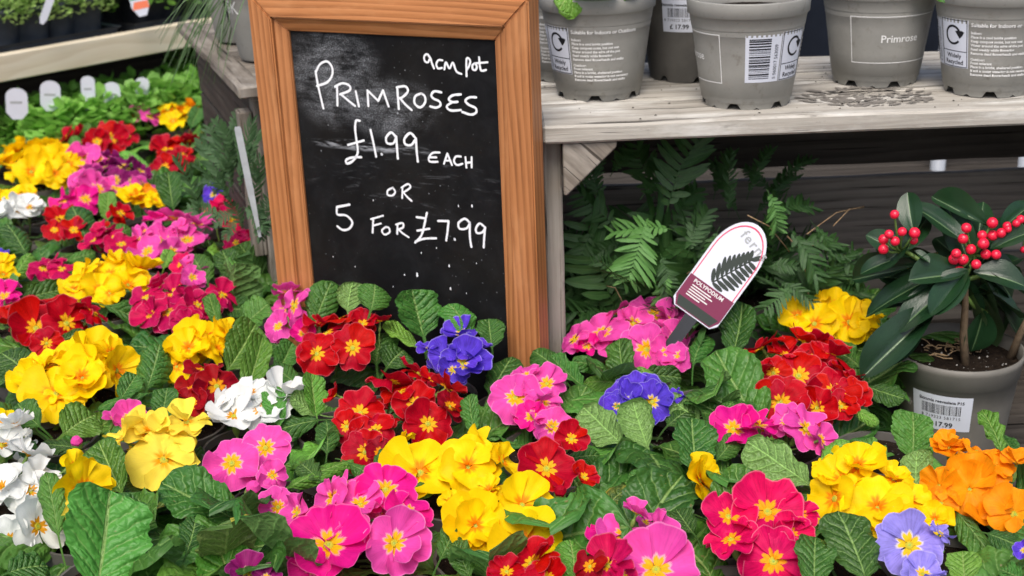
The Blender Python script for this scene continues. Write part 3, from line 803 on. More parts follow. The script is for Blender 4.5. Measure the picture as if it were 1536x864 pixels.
def clear_of_sign(p, margin=.03):
    """pull a pot position out from under the sign board"""
    d = p - SIGN_O; a = d.dot(SAX); b = d.dot(SNB)
    if abs(a) < .20 and -margin < b+.012 < .12: return p - SNB*(b+.012+margin)
    return p
CANOPY = .838
bases = []
for lab, fl in PL:
    mx = sum(f[0] for f in fl)/len(fl); my = sum(f[1] for f in fl)/len(fl)
    p = at(mx, my+6, CANOPY); p.z = BT
    p.x += 0; bases.append(p)
for x, y, lab in LEAFY:
    p = at(x, y, .82); p.z = BT; bases.append(p)
anchor = [b.copy() for b in bases]
SKP = at(1437, 520, .838); SKP.z = BT
fixed = [(SKP, .10)]
for it in range(90):
    for i in range(len(bases)):
        for j in range(i):
            d = bases[i]-bases[j]; L = d.length
            if L < .087:
                if L < 1e-5: d = V3((random.uniform(-1, 1), random.uniform(-1, 1), 0)); L = d.length
                s = d*((.087-L)*.5/L); bases[i] = bases[i]+s; bases[j] = bases[j]-s
        for q, R in fixed:
            d = bases[i]-q; d.z = 0
            if d.length < R: bases[i] = bases[i]+d*((R-d.length)/max(d.length, 1e-4))
        bases[i] = clear_of_sign(bases[i], .048)
        if it < 60: bases[i] = bases[i] + (anchor[i]-bases[i])*.04
    for i in range(len(bases)): bases[i].z = BT
plants = []
CATN = 'primrose'
for (lab, p) in zip([q[0] for q in PL]+[q[2] for q in LEAFY], bases):
    t = thing('primrose_plant', lab, CATN, p, 'potted primroses packed on the bench')
    link('pot', SPOT, t).rotation_euler = (0, 0, random.uniform(0, 6))
    link('soil', SSOIL, t, (0, 0, .078))
    plants.append(t)

def place_leaf(plant, B, T, wid, n_hint, pool, rnd):
    ax = T-B; L = ax.length; y = ax.normalized()
    z = (n_hint - y*n_hint.dot(y)).normalized()
    x = y.cross(z)
    o = link('leaf', pool[rnd.randrange(len(pool))], plant)
    sx = wid/.93
    mm = Matrix((x*sx, y*L, z*(L*.8+sx*.2))).transposed().to_4x4()
    mm.translation = B - plant.location
    o.matrix_basis = mm
    return o
def flower_from_px(plant, x, y, d, fl, P0, s0, py0, rnd, zc_):
    zz = zc_ + .45*(py0-y)/s0*.9
    zz = max(min(zz, zc_+.035), zc_-.035)
    P = at(x, y, zz)
    s = scale_at(P); D = d/s
    key = fl[0]; fg = fl[1:]
    tc = (CAM-P).normalized(); outv = P-P0; outv.z = 0
    outv = outv*(1/.05)
    if outv.length > 1: outv.normalize()
    n = tc*.28 + V3((0, 0, .68)) + outv*.62 + V3((rnd.uniform(-.42, .42), rnd.uniform(-.35, .35), 0))
    if 'f' in fg: n = tc*1.0 + outv*.2 + V3((rnd.uniform(-.25, .25), rnd.uniform(-.25, .25), .35))
    if 'u' in fg: n = tc*.62 + V3((rnd.uniform(-.15, .15), rnd.uniform(-.15, .15), .62))
    if 'l' in fg: n = tc*.5 + V3((-.8, 0, .35))
    if 'r' in fg: n = tc*.5 + V3((.8, 0, .35))
    if 'b' in fg: make_bud(plant, P, tc*.3+V3((rnd.uniform(-.3, .3), 0, .8)), D, key); return P
    cup = [3, 3, 1] if 'c' in fg else None
    petals = 10 if 'd' in fg else (rnd.choice([5, 6, 6, 10]) if key in 'YOLW' else rnd.choice([5, 5, 5, 6]))
    make_flower(plant, P, n, D*(1.22 if key == 'W' else .99 if 'f' in fg else 1.10), key, rnd, petals, cup)
    return P
rnd = random.Random(11)
for (lab, fl), pl in zip(PL, plants):
    mx = sum(f[0] for f in fl)/len(fl); my = sum(f[1] for f in fl)/len(fl)
    zc_ = CANOPY
    if lab.endswith('foot of the chalkboard') or 'lower left corner of the sign' in lab: zc_ = .858
    P0 = at(mx, my, zc_); s0 = scale_at(P0)
    big = [f for f in fl if 'b' not in f[3][1:]]
    for f in fl: flower_from_px(pl, f[0], f[1], f[2], f[3], P0, s0, my, rnd, zc_)
    # flowers lower down in the same head, mostly covered
    if len(big) >= 4:
        for k in range(int(len(big)*(1.0 if big[0][3][0] == 'W' else .6))):
            a, b = rnd.sample(big, 2)
            P = at((a[0]+b[0])/2+rnd.uniform(-6, 6), (a[1]+b[1])/2+rnd.uniform(0, 8), zc_-.012)
            make_flower(pl, P, V3((rnd.uniform(-.5, .5), rnd.uniform(-.6, .3), 1)), .8*a[2]/s0, a[3][0], rnd, 5)
# leaves read off the photograph
def nearest(p):
    return min(plants, key=lambda t: (t.location.x-p.x)**2+(t.location.y-p.y)**2)
for bx, by, tx, ty, wd, kind in LV:
    zb = .826
    B = at(bx, by, zb); s = scale_at(B)
    L = sqrt((tx-bx)**2+(ty-by)**2)/s
    d = ray(tx, ty)
    d.normalize()
    depth = (B-CAM).dot(d)
    k = .55*((by-ty)/s) if by > ty else .75*((by-ty)/s)
    T = CAM + d*(depth + k)
    tc = (CAM-B).normalized()
    sidev = (rnd.uniform(-.35, .35))
    n = tc*.62 + V3((0, 0, .5)) + RT*sidev
    pool = {'n': LEAVES, 'l': LEAVES_L, 'y': LEAVES_Y, 'u': LEAVES_L}[kind]
    if kind == 'u': n = -n
    # keep blades in front of the sign
    def before_sign(P, mg):
        dP = P-SIGN_O
        if abs(dP.dot(SAX)) < .19 and dP.dot(SNB) > -mg:
            dd = P-CAM
            return CAM + dd*((SIGN_O-SNB*mg-CAM).dot(SNB)/dd.dot(SNB))
        return P
    B = before_sign(B, .034); T = before_sign(T, .016)
    place_leaf(nearest(B), B, T, wd/s*1.0, n, pool, rnd)
def proj(P):
    d = P-CAM; z = d.dot(fw)
    return CX+FPX*d.dot(RT)/z, CY-FPX*d.dot(UP)/z, z
ALLF = [f for lab, fl in PL for f in fl]
KEEP = [(1330, 550, 1536, 664), (905, 578, 1022, 628), (1010, 340, 1150, 480)]          # pot of the evergreen and the white tag stay in view
def hides(P):
    x, y, z = proj(P)
    for a, b, c, d in KEEP:
        if a < x < c and b < y < d: return True
    for f in ALLF:
        if abs(f[0]-x) < f[2]*.5 and -f[2]*.30 < y-f[1] < f[2]*.38: return True
    return False
# the rosette under each head
for i, pl in enumerate(plants):
    leafy = i >= len(PL)
    nl = 13 if leafy else 12
    a0 = rnd.uniform(0, 6)
    for k in range(nl):
        a = a0 + 2*pi*k/nl*1.0 + rnd.uniform(-.25, .25)
        inner = k % 3 == 0
        el = radians(rnd.uniform(30, 60)) if (inner and leafy) else radians(rnd.uniform(10, 42))
        L = rnd.uniform(.070, .104)*(1.0 if not inner else .85)
        dirv = V3((cos(a)*cos(el), sin(a)*cos(el), sin(el)))
        r0 = .014 if inner else .022
        B = pl.location + V3((cos(a)*r0, sin(a)*r0, rnd.uniform(.073, .092)))
        T = B + dirv*L
        dT = T-SIGN_O
        if abs(dT.dot(SAX)) < .20 and dT.dot(SNB) > -.03: continue
        if any(hides(B+dirv*(L*q)+V3((0, 0, .008))) for q in (.55, .8, 1.0)):
            dirv = V3((cos(a), sin(a), rnd.uniform(-.22, .05))).normalized(); B.z -= .012; T = B + dirv*L*.9
            if hides(B+dirv*L*.85): T = B + V3((dirv.x, dirv.y, -.30)).normalized()*L*.85
        n = V3((0, 0, 1)) + V3((rnd.uniform(-.3, .3), rnd.uniform(-.3, .3)-.1, 0))
        pool = LEAVES_L if rnd.random() < .24 else (LEAVES_Y if rnd.random() < .025 else LEAVES)
        place_leaf(pl, B, T, L*rnd.uniform(.60, .84), n, pool, rnd)

# ------------------------------------------------------------------ chalkboard sign
def basis_local(O, ax, ay, az):
    return frame_mat(O, ax, ay, az)
SW, SH, ST = .308, .458, .024
sign = thing('chalkboard_sign', 'wooden framed chalkboard hand lettered with primrose prices, standing among the flowers', 'sign', SIGN_O)
sign.matrix_basis = frame_mat(SIGN_O, SAX, SNB, (0, 0, 1))          # local x across, y to the back, z up
RW, MW = .026, .0135
def rail(a, b, inner_a, inner_b, y0, y1, name, mat, chamf=.0016):
    """mitred frame member: outer edge a-b, inner edge inner_a-inner_b (x,z), front y0 (at outer) and back y1"""
    bm = bmesh.new()
    q = [a, b, inner_b, inner_a]
    F = [bm.verts.new((p[0], y0[i], p[1])) for i, p in enumerate(q)]
    B = [bm.verts.new((p[0], y1, p[1])) for p in q]
    bm.faces.new(F); bm.faces.new(B[::-1])
    for i in range(4): bm.faces.new((F[i], B[i], B[(i+1) % 4], F[(i+1) % 4]))
    bmesh.ops.recalc_face_normals(bm, faces=bm.faces)
    es = [e for e in bm.edges if e.calc_face_angle(0) > .6]
    bmesh.ops.bevel(bm, geom=es, offset=chamf, segments=2, affect='EDGES')
    uvl = bm.loops.layers.uv.new('UVMap')
    d = V3((b[0]-a[0], 0, b[1]-a[1])).normalized(); nn = V3((-d.z, 0, d.x))
    off = random.uniform(0, 9); ov = random.uniform(0, 3)
    bm.normal_update()
    for f in bm.faces:
        for l in f.loops:
            c = l.vert.co
            l[uvl].uv = (off + c.dot(d), ov + c.dot(nn) + (c.y if abs(f.normal.y) < .6 else 0))
    me = bpy.data.meshes.new(name); bm.to_mesh(me); bm.free()
    for p in me.polygons: p.use_smooth = False
    me.materials.append(mat)
    return link(name, me, sign)
hx = SW/2
O4 = [(-hx, SH), (hx, SH), (hx, 0), (-hx, 0)]
I4 = [(-hx+RW, SH-RW), (hx-RW, SH-RW), (hx-RW, RW), (-hx+RW, RW)]
J4 = [(-hx+RW+MW, SH-RW-MW), (hx-RW-MW, SH-RW-MW), (hx-RW-MW, RW+MW), (-hx+RW+MW, RW+MW)]
for k in range(4):
    rail(O4[k], O4[(k+1) % 4], I4[k], I4[(k+1) % 4], [0, 0, 0, 0], ST, 'frame_rail', M['frame_wood'])
    rail(I4[k], I4[(k+1) % 4], J4[k], J4[(k+1) % 4], [.004, .004, .009, .009], ST-.003, 'frame_moulding', M['frame_wood'], .001)
BX0, BZ0 = -hx+RW+MW-.002, RW+MW-.002
BW, BH = SW-2*(RW+MW)+.004, SH-2*(RW+MW)+.004
BY = .0125
mb = MB()
mb.add([(BX0, BY, BZ0), (BX0+BW, BY, BZ0), (BX0+BW, BY, BZ0+BH), (BX0, BY, BZ0+BH), (BX0, BY+.004, BZ0), (BX0+BW, BY+.004, BZ0), (BX0+BW, BY+.004, BZ0+BH), (BX0, BY+.004, BZ0+BH)],
       [(0, 1, 2, 3), (5, 4, 7, 6), (4, 0, 3, 7), (1, 5, 6, 2), (3, 2, 6, 7), (4, 5, 1, 0)],
       [(0, 0), (BW, 0), (BW, BH), (0, BH)]*2)
mb.build('chalk_panel', M['chalkboard'], sign, smooth=False)
SO = SIGN_O + SNB*BY
def on_board(px, py):
    p = at_plane(px, py, SO, SNB) - SIGN_O
    return p.dot(SAX), p.z
def catmull(P, n=6):
    if len(P) < 3: return P
    out = []
    for i in range(len(P)-1):
        p0 = P[max(i-1, 0)]; p1 = P[i]; p2 = P[i+1]; p3 = P[min(i+2, len(P)-1)]
        for k in range(n):
            t = k/n
            out.append(tuple(.5*((2*p1[j]) + (-p0[j]+p2[j])*t + (2*p0[j]-5*p1[j]+4*p2[j]-p3[j])*t*t + (-p0[j]+3*p1[j]-3*p2[j]+p3[j])*t**3) for j in range(2)))
    out.append(P[-1])
    return out
def stroke(mb, pts, wdt, y, rnd, wob=.10):
    P = catmull(pts)
    n = len(P)
    L, R = [], []
    for i, p in enumerate(P):
        a = P[max(i-1, 0)]; b = P[min(i+1, n-1)]
        dx, dz = b[0]-a[0], b[1]-a[1]; l = math.hypot(dx, dz) or 1
        nx, nz = -dz/l, dx/l
        h = wdt*.5*(1+rnd.uniform(-wob, wob))
        L.append((p[0]+nx*h, y, p[1]+nz*h)); R.append((p[0]-nx*h, y, p[1]-nz*h))
    mb.add(L+R, [(i, i+1, n+i+1, n+i) for i in range(n-1)])
    for p in (P[0], P[-1]):                                   # round ends
        mb.add([(p[0]+wdt*.5*cos(2*pi*k/10), y-.00004, p[1]+wdt*.5*sin(2*pi*k/10)) for k in range(10)], [tuple(range(10))])
def T7(p): return on_board(360+p[0]/3.324, p[1]/3.324)
def T8(p): return on_board(360+p[0]/3.072, 240+p[1]/3.072)
WORDS = [
 (T7, .0021, [[(950,290),(935,270),(920,280),(922,303),(938,310),(950,290),(957,312),(968,340)],[(1010,300),(990,300),(980,320),(988,340),(1008,338)],[(1020,345),(1028,310),(1045,340),(1062,312),(1075,345),(1085,360),(1105,368)],
   [(1131,380),(1130,300),(1140,290),(1149,305),(1142,332),(1130,350)],[(1172,315),(1160,325),(1162,345),(1175,348),(1182,332),(1172,315)],[(1193,285),(1197,330),(1205,352),(1228,348)],[(1178,315),(1235,310)]]),
 (T7, .0024, [[(378,355),(390,425),(417,540)],[(380,358),(400,320),(435,306),(460,335),(460,375),(435,410),(385,428)],
   [(485,430),(487,525)],[(475,432),(510,415),(545,425),(548,450),(500,470)],[(505,470),(540,500),(575,528)],[(578,455),(594,530)],
   [(641,528),(637,450)],[(637,450),(690,502)],[(690,502),(714,450)],[(714,450),(742,530)],
   [(785,437),(793,543)],[(783,435),(825,430),(838,455),(810,485),(790,490)],[(800,490),(825,520),(857,548)],
   [(905,465),(875,480),(872,515),(900,535),(924,510),(922,480),(905,465)],
   [(1005,460),(970,455),(955,475),(968,492),(995,505),(1000,525),(978,536),(950,530)],
   [(1102,470),(1062,475),(1042,494),(1060,508),(1086,507)],[(1060,508),(1032,530),(1052,550),(1102,548)],
   [(1178,485),(1145,485),(1125,502),(1142,522),(1175,538),(1178,560),(1152,571),(1110,558)]]),
 (T7, .0025, [[(598,602),(580,602),(575,640),(582,700),(588,760),(565,800),(535,815),(531,797),(560,785),(605,783)],[(540,722),(618,700)],[(652,647),(668,720),(680,780)],[(707,767),(709,770)],
   [(780,685),(755,660),(730,685),(735,713),(765,714),(780,685)],[(780,680),(784,740),(788,790)],[(878,690),(850,663),(822,690),(825,718),(855,722),(878,690)],[(878,690),(882,750),(888,805)]]),
 (T7, .0021, [[(996,760),(962,762),(943,785),(948,805),(986,806)],[(945,784),(980,784)],[(1018,816),(1035,765)],[(1035,765),(1058,822)],[(1025,800),(1050,800)],[(1102,780),(1078,780),(1068,803),(1083,822),(1110,816)],[(1125,783),(1130,835)],[(1156,783),(1156,834)],[(1127,812),(1156,808)]]),
 (T8, .0020, [[(705,127),(682,140),(682,160),(703,163),(716,147),(705,127)],[(750,125),(748,175)],[(745,127),(775,110),(785,127),(752,150)],[(755,150),(772,170),(792,188)]]),
 (T8, .0024, [[(506,205),(448,216)],[(448,216),(450,250),(490,255),(518,285),(505,315),(475,322),(450,305)]]),
 (T8, .0021, [[(615,268),(612,335)],[(605,272),(660,256)],[(614,302),(650,292)],[(672,308),(655,325),(668,343),(690,332),(687,312),(672,308)],[(727,297),(725,340)],[(720,297),(750,290),(752,310),(728,320)],[(732,320),(752,338),(778,355)]]),
 (T8, .0023, [[(862,243),(850,300),(836,348),(808,380)],[(815,263),(856,268)],[(818,325),(873,316)],[(812,374),(850,362),(905,360)],[(914,280),(962,281)],[(962,281),(957,330),(951,370)],[(990,363),(991,367)],
   [(1060,290),(1037,270),(1008,290),(1014,316),(1045,314),(1060,290)],[(1060,288),(1060,350),(1067,400)],[(1131,312),(1106,292),(1088,315),(1094,336),(1118,332),(1131,312)],[(1131,310),(1126,360),(1124,402)]]),
]
rs = random.Random(5)
for fnc, wdt, strokes in WORDS:
    mb = MB()
    for k, st in enumerate(strokes):
        stroke(mb, [fnc(p) for p in st], wdt, BY-.0004-.00003*(k % 4), rs)
    mb.build('chalk_lettering', M['chalk'], sign, smooth=False)
# faint rubbed-out ghost of older lettering, and a few chalk flecks
mb = MB()
for px, py, r in [(626,412,2.6),(674,399,1.6),(676,433,1.6),(632,379,1.2),(560,300,1.0),(688,309,1.3),(708,309,1.6),(500,385,.9),(715,395,.9),(607,412,1.0),(655,372,.9),(590,430,.8),(700,440,.8),(533,400,.8)]:
    x, z = on_board(px, py)
    mb.add([(x+r*.0006*cos(2*pi*k/7)*rs.uniform(.6, 1.2), BY-.0003, z+r*.0011*sin(2*pi*k/7)*rs.uniform(.6, 1.2)) for k in range(7)], [tuple(range(7))])
tag(mb.build('chalk_flecks', M['chalk'], sign, smooth=False), kind='stuff')
board('back_stay', (-.10, .045, .02), (.0, -.05, 1), (1, 0, 0), .36, .03, .012, M['frame_wood'], sign)
board('back_stay', (.07, .045, .02), (.0, -.05, 1), (1, 0, 0), .36, .03, .012, M['frame_wood'], sign)

# ------------------------------------------------------------------ right crate, on its side, open to the front
ZS = 1.06
CX0, CX1, CY0, CY1 = .0353, .66, 1.233, 1.525
crate = thing('wooden_crate', 'weathered grey wooden crate on its side, used as a shelf for grey pots', 'crate', (CX0, CY0, BT), 'crates stacked as shelves')
CW, CD, CH = CX1-CX0, CY1-CY0, ZS-BT
# top boards, front one bleached
yw = CD/3
for k in range(3):
    board('top_board', (0, k*yw+.0015, CH-.0175), (1, 0, 0), (0, 1, 0), CW, yw-.003, .0175, M['crate_pale'], crate, seg_l=14, wob=.0009, bev=.0022)
for xx in (.0008, CW-.0188):
    board('post', (xx, .001, 0), (0, 0, 1), (0, 1, 0), CH-.0185, .03, .018, M['crate_grey'], crate, seg_l=10, wob=.0005) if False else None
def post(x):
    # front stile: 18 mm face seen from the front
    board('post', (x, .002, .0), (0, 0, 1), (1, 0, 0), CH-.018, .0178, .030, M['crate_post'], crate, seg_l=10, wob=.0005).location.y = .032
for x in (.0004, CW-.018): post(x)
mb = MB(); rd = random.Random(12)
for k in range(150):
    a = rd.uniform(0, 6.28); q = sqrt(rd.random())
    p = at(1300+105*q*cos(a), 146+14*q*sin(a), ZS) - V3((CX0, CY0, BT)); p.z = CH+.0006+.000004*k
    l = rd.uniform(.003, .0085); w_ = l*rd.uniform(.26, .44); b = rd.gauss(.6 if p.x > .30 else 2.2, .5); ca, sa = cos(b), sin(b)
    mb.add([p+V3((ca*l*cos(2*pi*j/8)-sa*w_*sin(2*pi*j/8), sa*l*cos(2*pi*j/8)+ca*w_*sin(2*pi*j/8), 0)) for j in range(8)], [tuple(range(8))])
tag(mb.build('damp_marks', plain('damp stain', (.19, .175, .155), .75, .2), crate, smooth=False), kind='stuff')
mb = MB()
for k in range(120):
    p = V3((rd.uniform(.005, .6), rd.uniform(.01, .27), CH+.0008)); r = rd.uniform(.0004, .0014)
    mb.add([p+V3((r, 0, 0)), p+V3((0, r*.7, 0)), p+V3((-r*1.3, 0, 0)), p+V3((0, -r*.6, 0)), p+V3((0, 0, r*.8))], [(0, 1, 4), (1, 2, 4), (2, 3, 4), (3, 0, 4)])
tag(mb.build('soil_crumbs', M['soil'], crate, smooth=False), kind='stuff')
# triangular corner block
def corner_block(x0, sgn):
    bm = bmesh.new()
    a = .052
    pts = [(0, 0), (a, 0), (a*.985, -.006), (.003, -.052), (0, -.052)]
    F = [bm.verts.new((x0+sgn*p[0], .006, CH-.0183+p[1])) for p in pts]; B = [bm.verts.new((x0+sgn*p[0], .030, CH-.0183+p[1])) for p in pts]
    bm.faces.new(F); bm.faces.new(B[::-1])
    n = len(pts)
    for i in range(n): bm.faces.new((F[i], B[i], B[(i+1) % n], F[(i+1) % n]))
    bmesh.ops.recalc_face_normals(bm, faces=bm.faces)
    bmesh.ops.bevel(bm, geom=list(bm.edges), offset=.0012, segments=1, affect='EDGES')
    uvl = bm.loops.layers.uv.new('UVMap')
    for f in bm.faces:
        for l in f.loops:
            c = l.vert.co; l[uvl].uv = ((c.x-c.z)*.707*.8+3, (c.x+c.z)*.707+c.y)
    me = bpy.data.meshes.new('corner_block'); bm.to_mesh(me); bm.free(); me.materials.append(M['crate_grey'])
    return link('corner_block', me, crate)
corner_block(.0186, 1)
corner_block(CW-.0190, -1)
# side slats, back slats, bottom
for side_x in (.001, CW-.013):
    for z0, h in ((.005, .095), (.115, .095), (.222, .095)):
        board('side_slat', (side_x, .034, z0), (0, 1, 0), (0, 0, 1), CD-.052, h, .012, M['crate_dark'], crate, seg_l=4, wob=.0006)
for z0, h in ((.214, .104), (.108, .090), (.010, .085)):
    board('back_slat', (.0, CD-.016, z0), (1, 0, 0), (0, 0, 1), CW, h, .0125, M['crate_dark'] if z0 > .2 else M['crate_mid'], crate, seg_l=10, wob=.001).location.y = CD-.004  # shade under the shelf is in the colour: top slat dark, lower ones paler
for k in range(3):
    board('bottom_board', (.02, .01+k*.093, 0.001), (1, 0, 0), (0, 1, 0), CW-.04, .085, .011, M['crate_dark'], crate, seg_l=4, wob=.0006)

# ------------------------------------------------------------------ left crate, turned, behind the sign
LC = V3((-.277, 1.476, BT))
ang = radians(20)
lc = thing('wooden_crate', 'old turned crate behind the left side of the sign, grassy pot on top', 'crate', LC, 'crates stacked as shelves', ang)
LW, LD = .36, .50
for k in range(4):
    board('top_board', (-.004, k*LD/4+.0015, CH-.017), (1, 0, 0), (0, 1, 0), LW, LD/4-.004, .016, M['crate_grey'], lc, seg_l=8, wob=.0006, bev=.002)
board('top_rail', (-.020, -.006, CH-.012), (0, 1, 0), (1, 0, 0), LD+.01, .030, .014, M['crate_grey'], lc, seg_l=14, wob=.0007, bev=.002).location.z = CH+.002
board('post', (.0, .0, 0), (0, 0, 1), (1, 0, 0), CH-.02, .020, .028, M['crate_grey'], lc, seg_l=10, wob=.0006).location.y = .028
board('corner_block', (-.016, .004, .13), (0, 0, 1), (1, 0, 0), CH-.165, .0155, .026, M['crate_grey'], lc, seg_l=8, wob=.0010).location.y = .034
board('post', (.0, .0, 0), (0, 0, 1), (1, 0, 0), CH-.02, .020, .028, M['crate_grey'], lc, seg_l=8, wob=.0006).location = (LW-.025, .028, 0)
for z0, h in ((.005, .075), (.085, .075), (.165, .075), (.244, .072)):
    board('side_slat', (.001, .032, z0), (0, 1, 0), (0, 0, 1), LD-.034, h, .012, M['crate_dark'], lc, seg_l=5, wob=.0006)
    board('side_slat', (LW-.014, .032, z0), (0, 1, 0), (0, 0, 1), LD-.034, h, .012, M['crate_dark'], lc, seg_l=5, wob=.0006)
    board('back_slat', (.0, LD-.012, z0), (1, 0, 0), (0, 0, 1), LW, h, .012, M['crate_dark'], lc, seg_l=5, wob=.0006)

# ------------------------------------------------------------------ printed grey pots
DG = bpy.context.evaluated_depsgraph_get()
_tc = {}
def text_mesh(s, size, align='LEFT', bold=0.0, space=1.0):
    cu = bpy.data.curves.new('t', 'FONT'); cu.body = s; cu.size = size; cu.align_x = align; cu.offset = bold; cu.space_character = space; cu.resolution_u = 2
    o = bpy.data.objects.new('t', cu); COL.objects.link(o)
    dg = bpy.context.evaluated_depsgraph_get()
    me = o.evaluated_get(dg).to_mesh()
    v = [tuple(q.co) for q in me.vertices]; f = [tuple(p.vertices) for p in me.polygons]
    o.evaluated_get(dg).to_mesh_clear()
    bpy.data.objects.remove(o); bpy.data.curves.remove(cu)
    return v, f
class Wrap:
    """puts flat artwork (metres, x along the girth) onto a cone wall; angle 0 faces -y"""
    def __init__(s, rad): s.rad = rad
    def pt(s, a, z, off):
        r = s.rad(z)+off
        return (r*sin(a), -r*cos(a), z)
    def text(s, mb, st, size, a0, z0, off=.0003, rot=0, **k):
        v, f = text_mesh(st, size, **k)
        R = s.rad(z0)
        c, sn = cos(rot), sin(rot)
        mb.add([s.pt(a0+(x*c-y*sn)/R, z0+x*sn+y*c, off) for x, y, _ in v], f)
    def patch(s, mb, a0, a1, z0, z1, off=.0002, n=None):
        n = n or max(1, int(abs(a1-a0)/.09)+1)
        mb.grid(n, 1, lambda u, v: (s.pt(a0+(a1-a0)*u, z0+(z1-z0)*v, off), (u, v)))
    def frame(s, mb, a0, a1, z0, z1, t, off):
        R = s.rad((z0+z1)/2); ta = t/R
        s.patch(mb, a0, a1, z0, z0+t, off); s.patch(mb, a0, a1, z1-t, z1, off)
        s.patch(mb, a0, a0+ta, z0+t, z1-t, off); s.patch(mb, a1-ta, a1, z0+t, z1-t, off)
    def arrow(s, mb, ac, zc, r, t, off):
        """circling arrow with a heart-like head"""
        R = s.rad(zc); N = 22
        a = [radians(20)+(radians(300))*i/N for i in range(N+1)]
        P = [(r*cos(q), r*sin(q)) for q in a]; Q = [((r-t)*cos(q), (r-t)*sin(q)) for q in a]
        vs = [s.pt(ac+x/R, zc+y, off) for x, y in P+Q]
        mb.add(vs, [(i, i+1, N+1+i+1, N+1+i) for i in range(N)])
        hx_, hz = (r-t/2)*cos(a[0]), (r-t/2)*sin(a[0])
        hd = [(hx_-.55*r, hz+.10*r), (hx_-.1*r, hz+.22*r), (hx_, hz+.05*r), (hx_+.15*r, hz+.22*r), (hx_+.50*r, hz+.05*r), (hx_+.30*r, hz-.32*r), (hx_-.02*r, hz-.62*r)]
        mb.add([s.pt(ac+x/R, zc+y, off+.00005) for x, y in hd], [tuple(range(7))])
PH = .104
def prad(z):      # outer wall
    return .0445 + (.0560-.0445)*min(1, max(0, (z-.006)/(.088-.006)))
def big_pot_meshes():
    N = 72
    def foot(i):
        a = i/N
        # scalloped base: broad cut-outs and small nicks
        k = (a*6) % 1.0
        if k < .17: return .0058
        if abs(k-.38) < .025 or abs(k-.58) < .025 or abs(k-.78) < .025: return .0022
        return 0.0
    prof = [('f', .0425), (.0436, .0062), (.0446, .0072), (.0446, .012)] + [(prad(z), z) for z in (.0125, .035, .06, .0765)] + [(.0549, .077), (.0553, .0784), (.0568, .0885), (.0578, .089), (.0590, .0900), (.0598, .1028), (.0592, .104), (.0572, .104), (.0566, .09), (.054, .072)]
    mb = MB()
    rings = []
    for p in prof:
        rings.append([( (p[1] if p[0] == 'f' else p[0])*sin(2*pi*i/N), -(p[1] if p[0] == 'f' else p[0])*cos(2*pi*i/N), (foot(i) if p[0] == 'f' else p[1])) for i in range(N)])
    vs = [v for r in rings for v in r]
    mb.add(vs, [(j*N+i, j*N+(i+1) % N, (j+1)*N+(i+1) % N, (j+1)*N+i) for j in range(len(rings)-1) for i in range(N)])
    mb.add([(.0420*sin(2*pi*i/N), -.0420*cos(2*pi*i/N), .0060) for i in range(N)], [tuple(range(N-1, -1, -1))])
    return mb
W_ = Wrap(prad)
def D(x): return radians(x)
BODY = big_pot_meshes().mesh('pot_body', M['taupe'])
for p in BODY.polygons: p.use_smooth = True
mb = MB()
W_.frame(mb, D(-52), D(52), .026, .074, .0008, .0003)
W_.text(mb, 'Primrose', .0108, D(-18), .0475, bold=.00012)
lines = [('Suitable for Indoors or Outdoors', .0048, .0700), ('Indoor:', .0033, .0628), ('Place in a cool bright position', .0033, .0588), ('Keep compost moist, but not wet', .0033, .0548), ('Water around the edge of the pot', .0033, .0508), ('Feed weekly while flowering', .0033, .0468), ('Remove dead flowerheads and stalks', .0033, .0428),
         ('Outdoor:', .0033, .0368), ('Frost tolerant', .0033, .0332), ('Place in a bright, sheltered position', .0033, .0294), ('If soil is moist watering is not necessary', .0033, .0256), ('Remove dead flowerheads and stalks', .0033, .0218)]
for st, sz, z in lines: W_.text(mb, st, sz*1.06, D(160), z, bold=.00013)
PRINT = mb.mesh('printed_text', M['white_print'])
mb = MB()
W_.patch(mb, D(79), D(118), .028, .074, .00025)
W_.patch(mb, D(119), D(157), .028, .0755, .00025)
LABELP = mb.mesh('printed_panel', M['white_label'])
mb = MB()
rb = random.Random(3)
z = .0315
while z < .070:
    h = rb.choice([.0004, .0007, .0011, .0015]); W_.patch(mb, D(83), D(106), z, z+h, .0004); z += h + rb.choice([.0005, .0008, .0012])
W_.text(mb, '5 060017 563009', .0048, D(114.5), .0305, .0004, rot=pi/2)
W_.frame(mb, D(120), D(156), .0285, .075, .0007, .0004)
W_.patch(mb, D(121), D(155), .0438, .0445, .0004)
W_.arrow(mb, D(138), .0600, .0098, .0022, .0004)
W_.text(mb, 'Widely', .0062, D(138), .0375, .0004, align='CENTER', bold=.0001)
W_.text(mb, 'Recycled', .0062, D(138), .0312, .0004, align='CENTER', bold=.0001)
INKP = mb.mesh('printed_symbols', M['black_ink'])
BSOIL = soil_mesh(.0560, 4)
